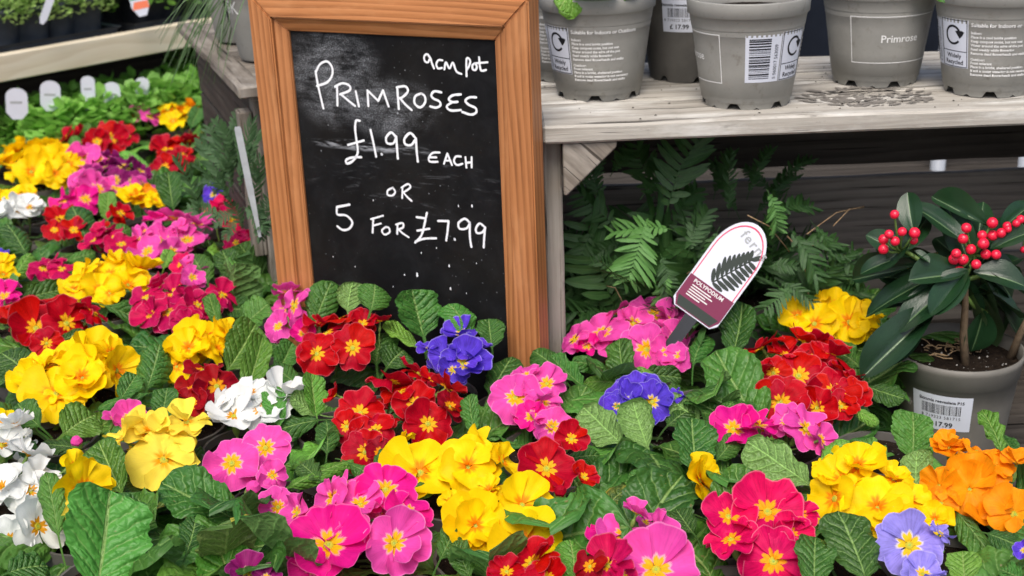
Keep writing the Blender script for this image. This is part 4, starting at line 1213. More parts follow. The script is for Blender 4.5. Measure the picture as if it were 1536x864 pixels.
def printed_pot(P, rot, label, leaves, rnd, leaflabel=''):
    t = thing('plant_pot', label, 'plant pot', P, 'printed grey pots on the shelf', rot)
    link('pot_body', BODY, t); link('printed_text', PRINT, t); link('printed_panel', LABELP, t); link('printed_symbols', INKP, t)
    link('soil', BSOIL, t, (0, 0, .089))
    if leaves:
        pp = thing('primrose_plant', leaflabel, 'primrose', V3(P)+V3((0, 0, .088)), 'primroses in the shelf pots')
        for k in range(leaves):
            a = 2*pi*k/leaves + rnd.uniform(-.3, .3); el = radians(rnd.uniform(22, 50)); L = rnd.uniform(.055, .075)
            d = V3((cos(a)*cos(el), sin(a)*cos(el), sin(el)))
            B = pp.location + V3((cos(a)*.018, sin(a)*.018, .012))
            place_leaf(pp, B, B+d*L, L*.75, V3((0, 0, 1)), LEAVES_L if k % 2 else LEAVES, rnd)
        for bx, by, tx, ty, wd in {7: [(905, -60, 832, -16, 62), (930, -50, 935, -14, 50)], 6: [(1575, -55, 1528, -6, 60)], 5: []}[leaves]:
            B = at_y(bx, by, P[1]-.030); T = at_y(tx, ty, P[1]-.062)
            place_leaf(pp, B, T, wd/scale_at(B), V3((0, -.5, .8)), LEAVES_L, rnd)
    return t
rp = random.Random(21)
POTS = [((898, 139), -190, 'grey pot nearest the sign showing care instructions, leaves over its rim', 7),
        ((1119, 151), -81, 'grey pot standing furthest forward, barcode towards the viewer', 0),
        ((1312, 119), 22, 'grey pot turned to show the word Primrose in a white frame', 5),
        ((1482, 133), -182, 'grey pot at the right end of the shelf showing care instructions', 6),
        ((856, 112), 160, 'grey pot mostly hidden between the sign and the nearest pot', 0)]
for (px, py), rot, lab, lv in POTS:
    P = at(px, py, ZS+.0004)
    printed_pot((P.x, P.y, ZS+.0004), D(rot) - atan2(P.x, P.y), lab, lv, rp, {7: 'green primrose leaves in the shelf pot nearest the sign', 5: 'green primrose leaves in the shelf pot marked Primrose', 6: 'green primrose leaves in the rightmost shelf pot'}.get(lv))

# darker tall pot with price sticker (shelf) and the evergreen's pot share this builder
def price_pot(name_label, P, R0, R1, H, rot, mat, sticker_a, sz0, sw, shh, group=None, deco=True):
    t = thing('plant_pot', name_label, 'plant pot', P, group, rot)
    N = 72
    hb = H*.80
    def rad(z): return R0 + (R1*.955-R0)*min(1, max(0, z/hb))
    def foot(i):
        k = (i/N*7) % 1.0
        return .006 if k < .2 else 0.0
    prof = [('f', R0*.97), (R0, .0075)] + [(rad(hb*k/4), hb*k/4) for k in (1, 2, 3)] + [(rad(hb), hb), (R1*.975, hb+.0008), (R1, H*.93), (R1*1.015, H*.945), (R1*1.015, H), (R1*.985, H), (R1*.97, H*.9), (R1*.95, H*.80)]
    mb = MB()
    vs = []
    for p in prof:
        for i in range(N):
            r = p[1] if p[0] == 'f' else p[0]; zz = foot(i) if p[0] == 'f' else p[1]
            vs.append((r*sin(2*pi*i/N), -r*cos(2*pi*i/N), zz))
    mb.add(vs, [(j*N+i, j*N+(i+1) % N, (j+1)*N+(i+1) % N, (j+1)*N+i) for j in range(len(prof)-1) for i in range(N)])
    mb.build('pot_body', mat, t)
    link('soil', soil_mesh(R1*.955, 9, 9, 30, .035), t, (0, 0, H*.885))
    Wp = Wrap(rad)
    a0 = sticker_a - sw/2/rad(sz0); a1 = sticker_a + sw/2/rad(sz0)
    mb = MB(); Wp.patch(mb, a0, a1, sz0, sz0+shh, .0004, 10); mb.build('price_sticker', M['white_label'], t)
    mb = MB()
    e = .0006
    Wp.text(mb, 'Skimmia reevesiana P15', shh*.118, sticker_a, sz0+shh*.80, e, align='CENTER', bold=.0001)
    R = rad(sz0+shh*.5)
    x = -sw*.34
    rr = random.Random(8)
    while x < sw*.33:
        wv = rr.choice([.0003, .0005, .0008]); Wp.patch(mb, sticker_a+x/R, sticker_a+(x+wv)/R, sz0+shh*.46, sz0+shh*.74, e, 1); x += wv + rr.choice([.0004, .0006, .0008])
    Wp.text(mb, '8 719323 581715', shh*.12, sticker_a, sz0+shh*.33, e, align='CENTER', space=1.15)
    Wp.text(mb, '\u00a3 17.99', shh*.20, sticker_a, sz0+shh*.10, e, align='CENTER', bold=.00015)
    mb.build('sticker_print', M['black_ink'], t)
    if deco:
        mb = MB()
        for (da, dz, rr_) in [(-.62, H*.62, .0040), (-.60, H*.47, .0032), (-.66, H*.30, .004)]:
            a = sticker_a + da
            for k in range(6):
                q = 2*pi*k/6
                mb.add([Wp.pt(a+(rr_*.75*cos(q)+rr_*.42*cos(2*pi*j/6))/R1, dz+rr_*.75*sin(q)+rr_*.42*sin(2*pi*j/6), .0003) for j in range(6)], [tuple(range(6))])
        mb.build('printed_motif', M['taupe_light'], t)
    return t
M['taupe_light'] = plain('pale grey print', (.34, .33, .30), .6, .2)
P5 = at(1036, 112, ZS+.0004)
price_pot('dark grey pot with a white price sticker standing behind the front pots', (P5.x, P5.y, ZS+.0004), .0455, .0570, .116, 0, M['dark_taupe'], D(-22), .055, .036, .034, deco=False)

# ------------------------------------------------------------------ smooth pointed leaf, used by the evergreen
def lance_geo(seed, mat, bend, fold, nu=8, nv=16, wexp=(.75, .62), name='leaf', pet=.1):
    r_ = random.Random(seed); tw = r_.uniform(-.3, .3); side = r_.uniform(-.1, .1)
    mb = MB()
    pk = wexp[0]/(wexp[0]+wexp[1])
    nm = (pk**wexp[0])*((1-pk)**wexp[1])
    def fn(a, b):
        u = a*2-1; v = b
        h = .5*(max(v, .0)**wexp[0])*(max(1-v, 0)**wexp[1])/nm
        h = max(h, .03*(1-v))
        x = u*h; z = -bend*v*v + fold*abs(x) - .04*math.exp(-(u/.12)**2)*(1-v) + .02*sin(v*9+seed)*abs(u)
        an = tw*v
        return (x*cos(an)+side*v*v, v, z+x*sin(an)), (a, v)
    mb.grid(nu, nv, fn)
    return mb.mesh(name, mat)
SKL = [lance_geo(k, M['skimmia_leaf'], b, f) for k, (b, f) in enumerate([(.12, .25), (.22, .15), (.05, .4), (.3, .3)])]

# ------------------------------------------------------------------ the evergreen with red berries
sk_pot = price_pot('grey pot of the red berried evergreen, with a white price sticker', (SKP.x, SKP.y, BT+.0003), .046, .0605, .118, 0, M['mid_taupe'], D(-31), .052, .0535, .0375)
SKB = V3((SKP.x, SKP.y, BT+.104))
skm = thing('skimmia_shrub', 'evergreen shrub with glossy dark leaves and coral red berries at the right', 'shrub', SKB)
def to_sk(p): return V3(p)-SKB
YS = SKP.y - .01
stem_top = at_y(1448, 418, YS)
mb = MB(); s0 = V3((at(1427, 518, SKB.z).x, YS, SKB.z-.01))
mb.tube([to_sk(s0), to_sk(s0.lerp(stem_top, .4)+V3((-.002, 0, 0))), to_sk(s0.lerp(stem_top, .75)), to_sk(stem_top)], lambda t: .0046-.0022*t, 9); mb.build('stem', M['bark'], skm)
mb = MB(); s1 = V3((at(1500, 522, SKB.z).x, YS+.01, SKB.z-.006)); s1b = at_y(1545, 470, YS)
mb.tube([to_sk(s1), to_sk(s1.lerp(s1b, .5)+V3((0, 0, .004))), to_sk(s1b)], lambda t: .0045-.002*t, 9); mb.build('stem', M['bark'], skm)
for a, b in (((1446, 425), (1375, 410)), ((1446, 425), (1352, 372)), ((1446, 425), (1462, 385)), ((1448, 420), (1500, 400)), ((1445, 440), (1480, 470))):
    p, q = at_y(*a, YS), at_y(*b, YS+.012)
    mb = MB(); mb.tube([to_sk(p), to_sk(p.lerp(q, .5)+V3((0, .004, -.004))), to_sk(q)], .0022, 6); mb.build('twig', M['green_stem'], skm)
SKLV = [(1452,405,1346,488,60,-.04),(1424,402,1294,462,52,.0),(1404,462,1292,560,54,-.055),(1370,350,1359,287,38,.03),(1447,362,1372,297,50,.025),(1482,338,1396,294,34,.05),
        (1474,402,1548,440,26,-.02),(1486,374,1550,336,26,-.02),(1500,345,1550,300,34,.04),(1476,465,1462,530,50,.01),(1382,506,1326,546,30,-.03),(1376,398,1276,420,40,.04),(1400,420,1310,400,44,.06),
        (1470,430,1540,470,44,.02),(1450,400,1400,350,40,.05),(1480,410,1530,380,40,.04),(1440,415,1380,440,36,.05),(1490,450,1550,500,40,.03),(1470,440,1520,520,44,.05),(1372,385,1312,372,28,.03),
        (1365,362,1330,392,24,.0),(1462,372,1500,345,26,.03),(1465,380,1530,410,30,.01),(1372,376,1396,392,16,-.015)]
SKLV += [(1440+rnd.uniform(-60, 60), 400+rnd.uniform(-30, 50), 1440+rnd.uniform(-130, 110), 420+rnd.uniform(-40, 80), rnd.uniform(34, 50), rnd.uniform(.03, .08)) for _ in range(18)]
SKLV += [(1456,402,1420,300,46,.03),(1460,400,1476,296,42,.04),(1464,402,1530,312,44,.03),(1448,408,1366,420,48,-.02),(1452,412,1398,468,44,-.045),(1460,408,1540,415,44,-.03),(1356,382,1300,350,34,.02),(1352,384,1290,405,36,.0),(1360,376,1392,318,34,.03),(1448,420,1470,492,26,.02)]
for bx, by, tx, ty, wd, dy in SKLV:
    B = at_y(bx, by, YS+dy*.3); T = at_y(tx, ty, YS+dy)
    s = scale_at(B); ax = T-B; L = ax.length; y = ax.normalized()
    n = (CAM-B).normalized()*.55+V3((rnd.uniform(-.25, .25), 0, .65)); zz = (n-y*n.dot(y)).normalized(); x = y.cross(zz)
    o = link('leaf', SKL[rnd.randrange(4)], skm)
    mm = Matrix((x*wd/s, y*L, zz*L)).transposed().to_4x4(); mm.translation = to_sk(B); o.matrix_basis = mm
ico = bmesh.new(); bmesh.ops.create_icosphere(ico, subdivisions=3, radius=1)
for v in ico.verts: v.co.z *= .92; v.co *= 1+.03*noise.noise(v.co*1.6)
BERRY = bpy.data.meshes.new('berry'); ico.to_mesh(BERRY); ico.free(); BERRY.materials.append(M['berry'])
for p in BERRY.polygons: p.use_smooth = True
ti = bmesh.new(); bmesh.ops.create_icosphere(ti, subdivisions=1, radius=.13)
BTIP = bpy.data.meshes.new('berry_tip'); ti.to_mesh(BTIP); ti.free(); BTIP.materials.append(M['berry_eye'])
B8 = lambda x, y: (1140+x/3.601, 180+y/3.601)
BER = [(727,510,25),(697,617,25),(667,645,28),(768,603,25),(835,610,31),(667,698,28),(730,655,26),(830,650,24),(1115,583,28),(1097,641,28),(1255,555,30),(1255,623,30),(1303,610,27),(1207,668,31),(1140,698,28),(1200,622,26),(1060,722,27),(1048,752,30),(1097,754,30),(1168,780,27),(1220,726,28),(1276,727,27),(1078,813,28),(1335,572,24),(1408,537,24),(1385,558,22),(1340,590,20),(1410,630,22),(1426,700,20)]
hubs = [at_y(1352, 378, YS), at_y(1462, 382, YS), at_y(1540, 350, YS)]
for x, y, r in BER:
    px, py = B8(x, y)
    P = at_y(px, py, YS - .012 + rnd.uniform(-.008, .008)); s = scale_at(P)
    o = link('berry', BERRY, skm, to_sk(P)); o.scale = [r/3.601/s*1.0]*3
    hub = min(hubs, key=lambda h: (h-P).length)
    d = (P-hub); d.normalize()
    o.rotation_euler = (d*.6+(CAM-P).normalized()*.5+V3((rnd.uniform(-.6, .6), 0, rnd.uniform(-.5, .5)))).to_track_quat('Z', 'Y').to_euler()
    link('berry_tip', BTIP, o, (0, 0, .86))
    mb = MB(); mb.tube([to_sk(hub), to_sk(hub.lerp(P, .5)+V3((0, .003, -.003))), to_sk(P)], .0011, 5); mb.build('berry_stalk', M['green_stem'], skm)
# pale surface roots on the compost
mb = MB()
for k in range(26):
    p = V3(at(1424+rnd.uniform(-34, 40), 520+rnd.uniform(-6, 14), SKB.z+.003))
    pts = [to_sk(p)]
    a = rnd.uniform(0, 6)
    for j in range(4):
        a += rnd.uniform(-1.1, 1.1); pts.append(pts[-1]+V3((cos(a)*.0045, sin(a)*.0045, rnd.uniform(-.002, .0022))))
    mb.tube(pts, .00055, 4)
tag(mb.build('surface_roots', M['twine'], sk_pot, SKB - sk_pot.location), kind='stuff')
mb = MB()
for k in range(22):
    a, r = rnd.uniform(0, 6.28), sqrt(rnd.random())*.05
    c = V3((cos(a)*r, sin(a)*r, .002)); q = rnd.uniform(.0006, .0016)
    mb.add([c+V3((q, 0, 0)), c+V3((0, q, 0)), c+V3((-q, 0, 0)), c+V3((0, -q, 0)), c+V3((0, 0, q)), c+V3((0, 0, -q))], [(0, 1, 4), (1, 2, 4), (2, 3, 4), (3, 0, 4), (1, 0, 5), (2, 1, 5), (3, 2, 5), (0, 3, 5)])
tag(mb.build('grit', plain('grit', (.36, .35, .32), .8, .2), sk_pot, SKB - sk_pot.location + V3((0, 0, .001))), kind='stuff')

# ------------------------------------------------------------------ ferns inside the crate
def frond_geo(seed, mat, n=13, width=.30, droop=.3, lobes=False):
    """unit frond along +y: midrib and paired pinnae"""
    r_ = random.Random(seed)
    mb = MB()
    sway = r_.uniform(-.22, .22)
    def rach(t): return V3((sway*t*t+.03*sin(t*5+seed)*t, t-.12*t*t*droop, -droop*1.25*t**2.2+.12*sin(pi*t)))
    mb.tube([rach(i/12) for i in range(13)], lambda t: .009*(1-.75*t), 5)
    for i in range(n):
        t = .14 + .84*i/n
        ln = width*(sin(pi*min(1, (1-t)*.95+.08))**.75)*(.55+.45*sm(.1, .3, t))*r_.uniform(.85, 1.1)
        for sgn in (-1, 1):
            base = rach(t+.02*(sgn > 0))
            sw = .22+.45*t+r_.uniform(-.20, .20)
            d = V3((sgn*cos(sw), sin(sw), r_.uniform(-.45, .25))).normalized()
            wv = .45*.84/n*r_.uniform(.9, 1.15)
            up = V3((r_.uniform(-.2, .2), r_.uniform(-.2, .2), 1)); up = (up-d*up.dot(d)).normalized(); sd = d.cross(up)
            vs, us = [], []
            cv, cz = r_.uniform(-.05, .30), r_.uniform(-.45, .05)
            J = 7
            for j in range(J+1):
                q = j/J
                h = wv*(.72+.28*sin(pi*q))*(1-q**6)**.5*(1 if q > .12 else .9)
                c = base + d*(ln*q) + V3((0, cv*ln*q*q, cz*ln*q*q))
                for e in (-1, 0, 1):
                    rip = 1+.10*sin(q*20+e)*abs(e)
                    vs.append(c + sd*(e*h*rip) + up*(.18*h*abs(e))); us.append((.5+.5*e*.98, q))
            fs = [(j*3+k, j*3+k+1, (j+1)*3+k+1, (j+1)*3+k) for j in range(J) for k in range(2)]
            mb.add(vs, fs, us)
    return mb.mesh('frond', mat)
FR = [frond_geo(k, M['fern'], n, w, d) for k, (n, w, d) in enumerate([(12, .36, .2), (14, .30, .45), (10, .42, .1), (15, .26, .6)])]
FRL = [frond_geo(9+k, M['fern_light'], n, w, d) for k, (n, w, d) in enumerate([(13, .40, .35), (11, .36, .5)])]
FRF = [frond_geo(20+k, M['fern'], n, w, d) for k, (n, w, d) in enumerate([(20, .20, .3), (18, .24, .6)])]
def fern_pot(P):
    return SPOT
def frond_px(t, bx, by, tx, ty, yb, yt, wd, pool, roll=0.0):
    B = at_y(bx, by, yb); T = at_y(tx, ty, yt); ax = T-B; L = ax.length; y = ax.normalized()
    n = (CAM-B).normalized()*.7+V3((roll, 0, .45)); zz = (n-y*n.dot(y)).normalized(); x = y.cross(zz)
    o = link('frond', pool[rnd.randrange(len(pool))], t)
    s = scale_at(B)
    mm = Matrix((x*wd/s/.72, y*L, zz*L*.8)).transposed().to_4x4(); mm.translation = B - t.location; o.matrix_basis = mm
def fern(label, pos, fr, extra, pool):
    t = thing('fern', label, 'fern', pos, 'ferns inside the crate')
    link('pot', SPOT, t); link('soil', SSOIL, t, (0, 0, .078))
    for f in fr: frond_px(t, *f)
    for k in range(extra):
        a = rnd.uniform(0, 6.28); el = radians(rnd.uniform(15, 70)); L = rnd.uniform(.06, .13)
        y = V3((cos(a)*cos(el), sin(a)*cos(el)*.7, sin(el))).normalized()
        n = V3((rnd.uniform(-.3, .3), -.5, .8)); zz = (n-y*n.dot(y)).normalized(); x = y.cross(zz)
        o = link('frond', pool[rnd.randrange(len(pool))], t)
        mm = Matrix((x*L*.9, y*L, zz*L)).transposed().to_4x4(); mm.translation = (rnd.uniform(-.01, .01), rnd.uniform(-.01, .01), .085); o.matrix_basis = mm
    return t
YF = 1.33
FB = BT+.0125
fern('dark leathery fern in the left half of the crate', (.118, 1.345, FB),
     [(999,322,1030,196,1.31,1.33,88,FR),(905,310,880,225,1.36,1.38,60,FR),(930,345,858,295,1.34,1.36,60,FR),(960,300,1005,235,1.33,1.38,70,FR),(915,265,960,205,1.37,1.40,56,FR),
      (940,360,870,380,1.33,1.32,56,FR),(985,300,940,215,1.36,1.40,60,FR),(890,340,862,420,1.34,1.33,50,FR),(1000,350,1062,262,1.35,1.39,60,FR),(930,420,888,350,1.33,1.36,50,FR),(880,300,900,215,1.37,1.39,56,FR),(900,400,862,330,1.33,1.35,54,FR),(950,410,905,380,1.31,1.30,50,FR),(870,420,900,340,1.35,1.37,50,FR),(1100,420,1150,350,1.31,1.33,46,FR)], 18, FR)
fern('fern with one pale drooping young frond above the white plant tag', (.190, 1.325, FB),
     [(972,328,936,424,1.285,1.262,84,FRL),(1030,385,1068,300,1.29,1.31,66,FR),(1005,405,985,470,1.28,1.27,40,FRL),(1010,345,920,335,1.30,1.29,52,FRL),(1060,400,1025,318,1.31,1.34,60,FR),(990,380,1015,440,1.29,1.27,50,FR),(1080,340,1040,420,1.30,1.285,52,FR)], 14, FR)
fern('fine dark fern at the middle of the crate near the back slats', (.262, 1.400, FB),
     [(1093,325,1101,228,1.37,1.38,44,FRF),(1130,330,1190,240,1.38,1.42,54,FRF),(1110,330,1060,230,1.39,1.44,50,FRF),(1150,345,1220,275,1.37,1.40,46,FRF),(1120,300,1150,205,1.40,1.44,50,FRF),(1070,300,1090,210,1.42,1.46,56,FRF),(1140,340,1180,300,1.36,1.34,44,FRF),(1080,360,1010,260,1.41,1.44,60,FRF),(1145,300,1215,215,1.42,1.46,50,FRF),(1160,290,1110,250,1.42,1.44,50,FRF)], 13, FRF)
fern('trailing light green fern right of the plant tag', (.305, 1.320, FB),
     [(1150,284,1178,354,1.28,1.27,42,FRL),(1180,340,1240,420,1.30,1.27,42,FR),(1170,380,1262,350,1.30,1.31,44,FR),(1200,370,1290,385,1.31,1.30,40,FR),(1165,420,1230,460,1.29,1.26,40,FR),(1215,330,1278,420,1.31,1.29,42,FR),(1160,320,1220,300,1.31,1.33,40,FR),(1190,430,1150,470,1.28,1.26,40,FR),(1150,400,1200,400,1.29,1.28,40,FR),(1250,360,1300,420,1.33,1.31,40,FR)], 9, FRF)
# dry wiry stems among the fronds
mb = MB()
for k in range(12):
    x, y = rnd.uniform(930, 1250), rnd.uniform(330, 470)
    p = at_y(x, y, 1.30); q = at_y(x+rnd.uniform(-90, 90), y+rnd.uniform(-60, 50), 1.30+rnd.uniform(-.03, .05))
    mb.tube([p, p.lerp(q, .5)+V3((0, 0, .008)), q], .0006, 4)
tag(mb.build('dry_stems', M['twine']), 'tangle of thin dry stems among the ferns in the crate', 'dry stems', kind='stuff')

# ------------------------------------------------------------------ fern tag
def tag_card():
    A = at_y(1041, 470, 1.225); Tp = at_y(1137, 338, 1.245)
    up = (Tp-A); L = up.length; up.normalize()
    tc = (CAM-A).normalized(); n = (tc - up*tc.dot(up)).normalized(); x = up.cross(n)
    t = thing('plant_tag', 'white arched fern label with burgundy foot leaning in front of the ferns', 'plant label', A)
    t.matrix_basis = frame_mat(A, x, up, n)
    s = scale_at(A); W = 80/s
    def outline(w, y0, top):
        P = [(-w*.40, y0), (w*.40, y0)]
        P += [(w*.5, y0+L*.06), (w*.5, top-w*.75)]
        for k in range(1, 16):
            a = pi*k/16; P.append((w*.5*cos(a), top-w*.75+w*.75*sin(a)))
        P += [(-w*.5, top-w*.75), (-w*.5, y0+L*.06)]
        return P
    def slab(name, P, z0, z1, mat):
        mb = MB(); n_ = len(P)
        mb.add([(p[0], p[1], z1) for p in P]+[(p[0], p[1], z0) for p in P], [tuple(range(n_)), tuple(range(2*n_-1, n_-1, -1))]+[(i, n_+i, n_+(i+1) % n_, (i+1) % n_) for i in range(n_)])
        return mb.build(name, mat, t, smooth=False)
    slab('card', outline(W, -.004, L), -.0004, 0, M['white_label'])
    slab('stake', [(-.005, -.085), (.005, -.085), (.007, -.0045), (-.007, -.0045)], -.0004, 0, M['black_plastic'])
    slab('printed_foot', [(-W*.39, -.003), (W*.39, -.003), (W*.488, L*.055), (W*.488, L*.29), (-W*.488, L*.29), (-W*.488, L*.055)], .0001, .0002, M['burgundy'])
    slab('printed_foot', [(-W*.37, -.002), (W*.37, -.002), (W*.45, L*.07), (-W*.45, L*.07)], .00022, .0003, M['fern_ink'])
    mb = MB()
    O_, I_ = outline(W*.92, L*.25, L*.965), outline(W*.88, L*.25, L*.95)
    O_, I_ = O_[3:-1], I_[3:-1]; O_ = [(W*.46, L*.29)]+O_+[(-W*.46, L*.29)]; I_ = [(W*.44, L*.29)]+I_+[(-W*.44, L*.29)]
    n_ = len(O_)
    mb.add([(p[0], p[1], .0003) for p in O_+I_], [(i, i+1, n_+i+1, n_+i) for i in range(n_-1)])
    mb.build('printed_border', M['crimson_line'], t, smooth=False)
    # fern silhouette
    mb = MB()
    def lobe(cx_, cy_, a, l, w_):
        ca, sa = cos(a), sin(a)
        N = 14
        mb.add([(cx_+ca*(l*.5+l*.5*cos(2*pi*k/N))-sa*w_*sin(2*pi*k/N), cy_+sa*(l*.5+l*.5*cos(2*pi*k/N))+ca*w_*sin(2*pi*k/N), .00025+.00002*len(mb.f)/20) for k in range(N)], [tuple(range(N))])
    b0, b1 = V3((-W*.06, L*.33)+(0,)), V3((W*.30, L*.72)+(0,))
    for i in range(9):
        q = i/9; c = b0.lerp(b1, q)
        ll = W*.44*(1-.55*q)*(.6+.4*sm(0, .25, q))
        lobe(c.x, c.y, radians(118-q*14), ll*1.05, W*.042)
        lobe(c.x, c.y, radians(-8-q*6), ll*.95, W*.042)
    mb.tube([b0, b0.lerp(b1, .5), b1], .0007, 4)
    lobe(b1.x-.001, b1.y-.002, radians(52), W*.22, W*.05)
    mb.build('printed_fern', M['fern_ink'], t, smooth=False)
    mb = MB()
    v, f = text_mesh('ferns', W*.27, space=1.2, bold=.0002)
    mb.add([(-W*.16+x_*.966+y_*.259, L*.83-x_*.259+y_*.966, .0003) for x_, y_, _ in v], f)
    mb.build('printed_word', M['grey_ink'], t, smooth=False)
    mb = MB()
    v, f = text_mesh('POLYPODIUM', W*.105, bold=.0001)
    mb.add([(x_-W*.36, y_+L*.235, .00035) for x_, y_, _ in v], f)
    for k, st in enumerate(['evergreen fern for moist', 'shade, hardy, height', 'and spread 30 cm']): pass
    for k in range(5):
        wv = W*(.42, .48, .36, .44, .30)[k]
        y_ = L*(.205-.025*k)
        mb.add([(-W*.34, y_, .00035), (-W*.34+wv, y_, .00035), (-W*.34+wv, y_+L*.010, .00035), (-W*.34, y_+L*.010, .00035)], [(0, 1, 2, 3)])
    tag(mb.build('printed_text', M['white_print'], t, smooth=False), kind='stuff')
tag_card()

# ------------------------------------------------------------------ white trolley glimpsed behind the crate
tr = thing('metal_trolley', 'pale metal trolley frame glimpsed through the crate slats at the right', 'trolley', (1.02, 1.85, 0))
mb = MB()
for x in (-.28, .28):
    for y in (-.02, .36):
        mb = MB(); mb.tube([(x, y, .02), (x, y, .99)], .013, 8); mb.build('post', M['metal_white'], tr)
for z in (.35, .80, .93):
    mb = MB(); mb.tube([(-.28, -.02, z), (.28, -.02, z)], .010, 8); mb.tube([(-.28, .36, z), (.28, .36, z)], .010, 8); mb.build('rail', M['metal_white'], tr)
mb = MB(); mb.tube([(-.22, -.0, .80), (-.08, .0, .99)], .012, 8); mb.build('brace', M['metal_white'], tr)
mb = MB(); mb.add([(-.27, 0, .33), (.27, 0, .33), (.27, .35, .33), (-.27, .35, .33)], [(0, 1, 2, 3)]); mb.build('shelf', M['metal_white'], tr, smooth=False)
# dark backdrop sheet, added to fill the dark void behind the crates
sc_ = thing('shade_screen', 'dark shade cloth screen hung behind the shelf of grey pots', 'screen', (.62, 2.35, 0))
mb = MB()
mb.grid(40, 14, lambda u, v: ((-.70+1.9*u, .02*sin(u*30)+.012*sin(u*71+v*3), .15+1.65*v), (u, v)))
mb.build('cloth', M['shade_cloth'], sc_)
for x in (-.70, 1.2):
    mb = MB(); mb.tube([(x, .03, 0), (x, .03, 1.82)], .02, 8); mb.build('post', M['bench_dark'], sc_)

# ------------------------------------------------------------------ grassy pot on the left crate
def on_lc(x, y): 
    c, s = cos(ang), sin(ang); return V3((LC.x + x*c - y*s, LC.y + x*s + y*c, ZS+.0025))
GP = on_lc(.052, .165)
gpt = thing('plant_pot', 'tapered grey pot with pale capital letters on the turned crate', 'plant pot', GP)
def gr(z): return .040+.018*z/.125
mb = MB(); N = 40
prof = [(.038, 0), (.0402, .004), (gr(.06), .06), (gr(.118), .118), (.0605, .119), (.0615, .135), (.059, .135), (.056, .11)]
mb.add([(r*sin(2*pi*i/N), -r*cos(2*pi*i/N), z) for r, z in prof for i in range(N)], [(j*N+i, j*N+(i+1) % N, (j+1)*N+(i+1) % N, (j+1)*N+i) for j in range(len(prof)-1) for i in range(N)])
mb.add([(.038*sin(2*pi*i/N), -.038*cos(2*pi*i/N), .001) for i in range(N)], [tuple(range(N-1, -1, -1))])
mb.build('pot_body', M['taupe'], gpt)
Wg = Wrap(gr); mb = MB(); Wg.text(mb, 'SK', .022, D(-64), .058, .0004); tag(mb.build('printed_text', M['white_print'], gpt), kind='stuff')
link('soil', soil_mesh(.0555, 2), gpt, (0, 0, .118))
mb = MB()
Wl = Wrap(lambda z: gr(z)+.001)
Wl.patch(mb, D(-112), D(-76), .045, .150, .0012, 4); mb.build('white_label', M['white_label'], gpt)
gg = thing('grass_plant', 'wispy grass in the grey pot, drooping over the side of the turned crate', 'grass', on_lc(.052, .165)+V3((0, 0, .115)))
mb = MB()
G0 = gg.location
for k in range(80):
    a = rnd.uniform(0, 6.28)
    if k < 44: T = at_y(rnd.uniform(232, 345), rnd.uniform(40, 135), G0.y+rnd.uniform(-.12, .10))
    else: T = G0+V3((cos(a)*.12, sin(a)*.12, rnd.uniform(.0, .12)))
    B = G0+V3((rnd.uniform(-.02, .02), rnd.uniform(-.02, .02), .01))
    mid = B.lerp(T, .55)+V3((0, 0, rnd.uniform(.03, .07)))
    pts = []
    for j in range(9):
        t = j/8; pts.append(B*(1-t)**2+mid*2*t*(1-t)+T*t*t)
    vs = []
    for j, p in enumerate(pts):
        wv = .0009*(1-.8*(j/8)**2); vs += [p-G0-V3((wv, wv*.3, 0)), p-G0+V3((wv, wv*.3, 0))]
    mb.add(vs, [(2*j, 2*j+1, 2*j+3, 2*j+2) for j in range(8)], [(i % 2, i/18) for i in range(18)])
tag(mb.build('grass_blades', M['grass'], gg), kind='stuff')
# a second pot, mostly hidden behind it
GP2 = on_lc(.048, .315)
o = copy_tree(gpt); o.location = GP2; o['label'] = 'grey pot further back on the turned crate, mostly behind the sign'

# ------------------------------------------------------------------ ferny plant and white tag by the sign's left edge
FP = V3((-.375, 1.56, BT))
fp = thing('ferny_plant', 'grey green plant with feathery leaves beside the left edge of the sign', 'plant', FP)
link('pot', SPOT, fp); link('soil', SSOIL, fp, (0, 0, .078))
FRG = [frond_geo(40+k, simple_leaf('feathery leaf', (.022, .062, .022), (.048, .11, .036), .6, .2, 3, (.12, .2, .09)), n, w_, d) for k, (n, w_, d) in enumerate([(12, .30, .3), (14, .26, .5)])]
for bx, by, tx, ty, wd, yt in [(350,290,330,190,34,.0),(345,300,300,200,34,.02),(360,290,372,180,30,.0),(350,310,310,240,32,-.02),(340,330,280,300,40,.0),(375,330,392,240,30,-.02),(355,260,345,170,30,.05),
      (365,310,400,340,34,-.04),(385,300,395,360,30,-.04),(335,280,285,260,34,.04),(330,250,315,175,30,.06),(370,260,385,190,26,.02),(300,330,285,240,38,-.02),(355,330,335,350,30,-.04),(390,280,370,220,26,.0),(320,300,345,230,34,.0),(340,260,310,210,34,.02),(350,230,330,175,30,.0),(360,240,362,175,30,.0),(352,320,318,330,36,-.02),(365,345,350,300,34,.0),(330,270,355,215,34,-.02),(395,335,405,290,30,.0),(345,200,360,160,26,.02),(390,345,420,330,30,-.01)]:
    yy = 1.56 if max(bx, tx) < 366 else 1.45
    frond_px(fp, bx, by, tx, ty, yy, yy+yt*.6, wd*1.15, FRG, rnd.uniform(-.4, .4))
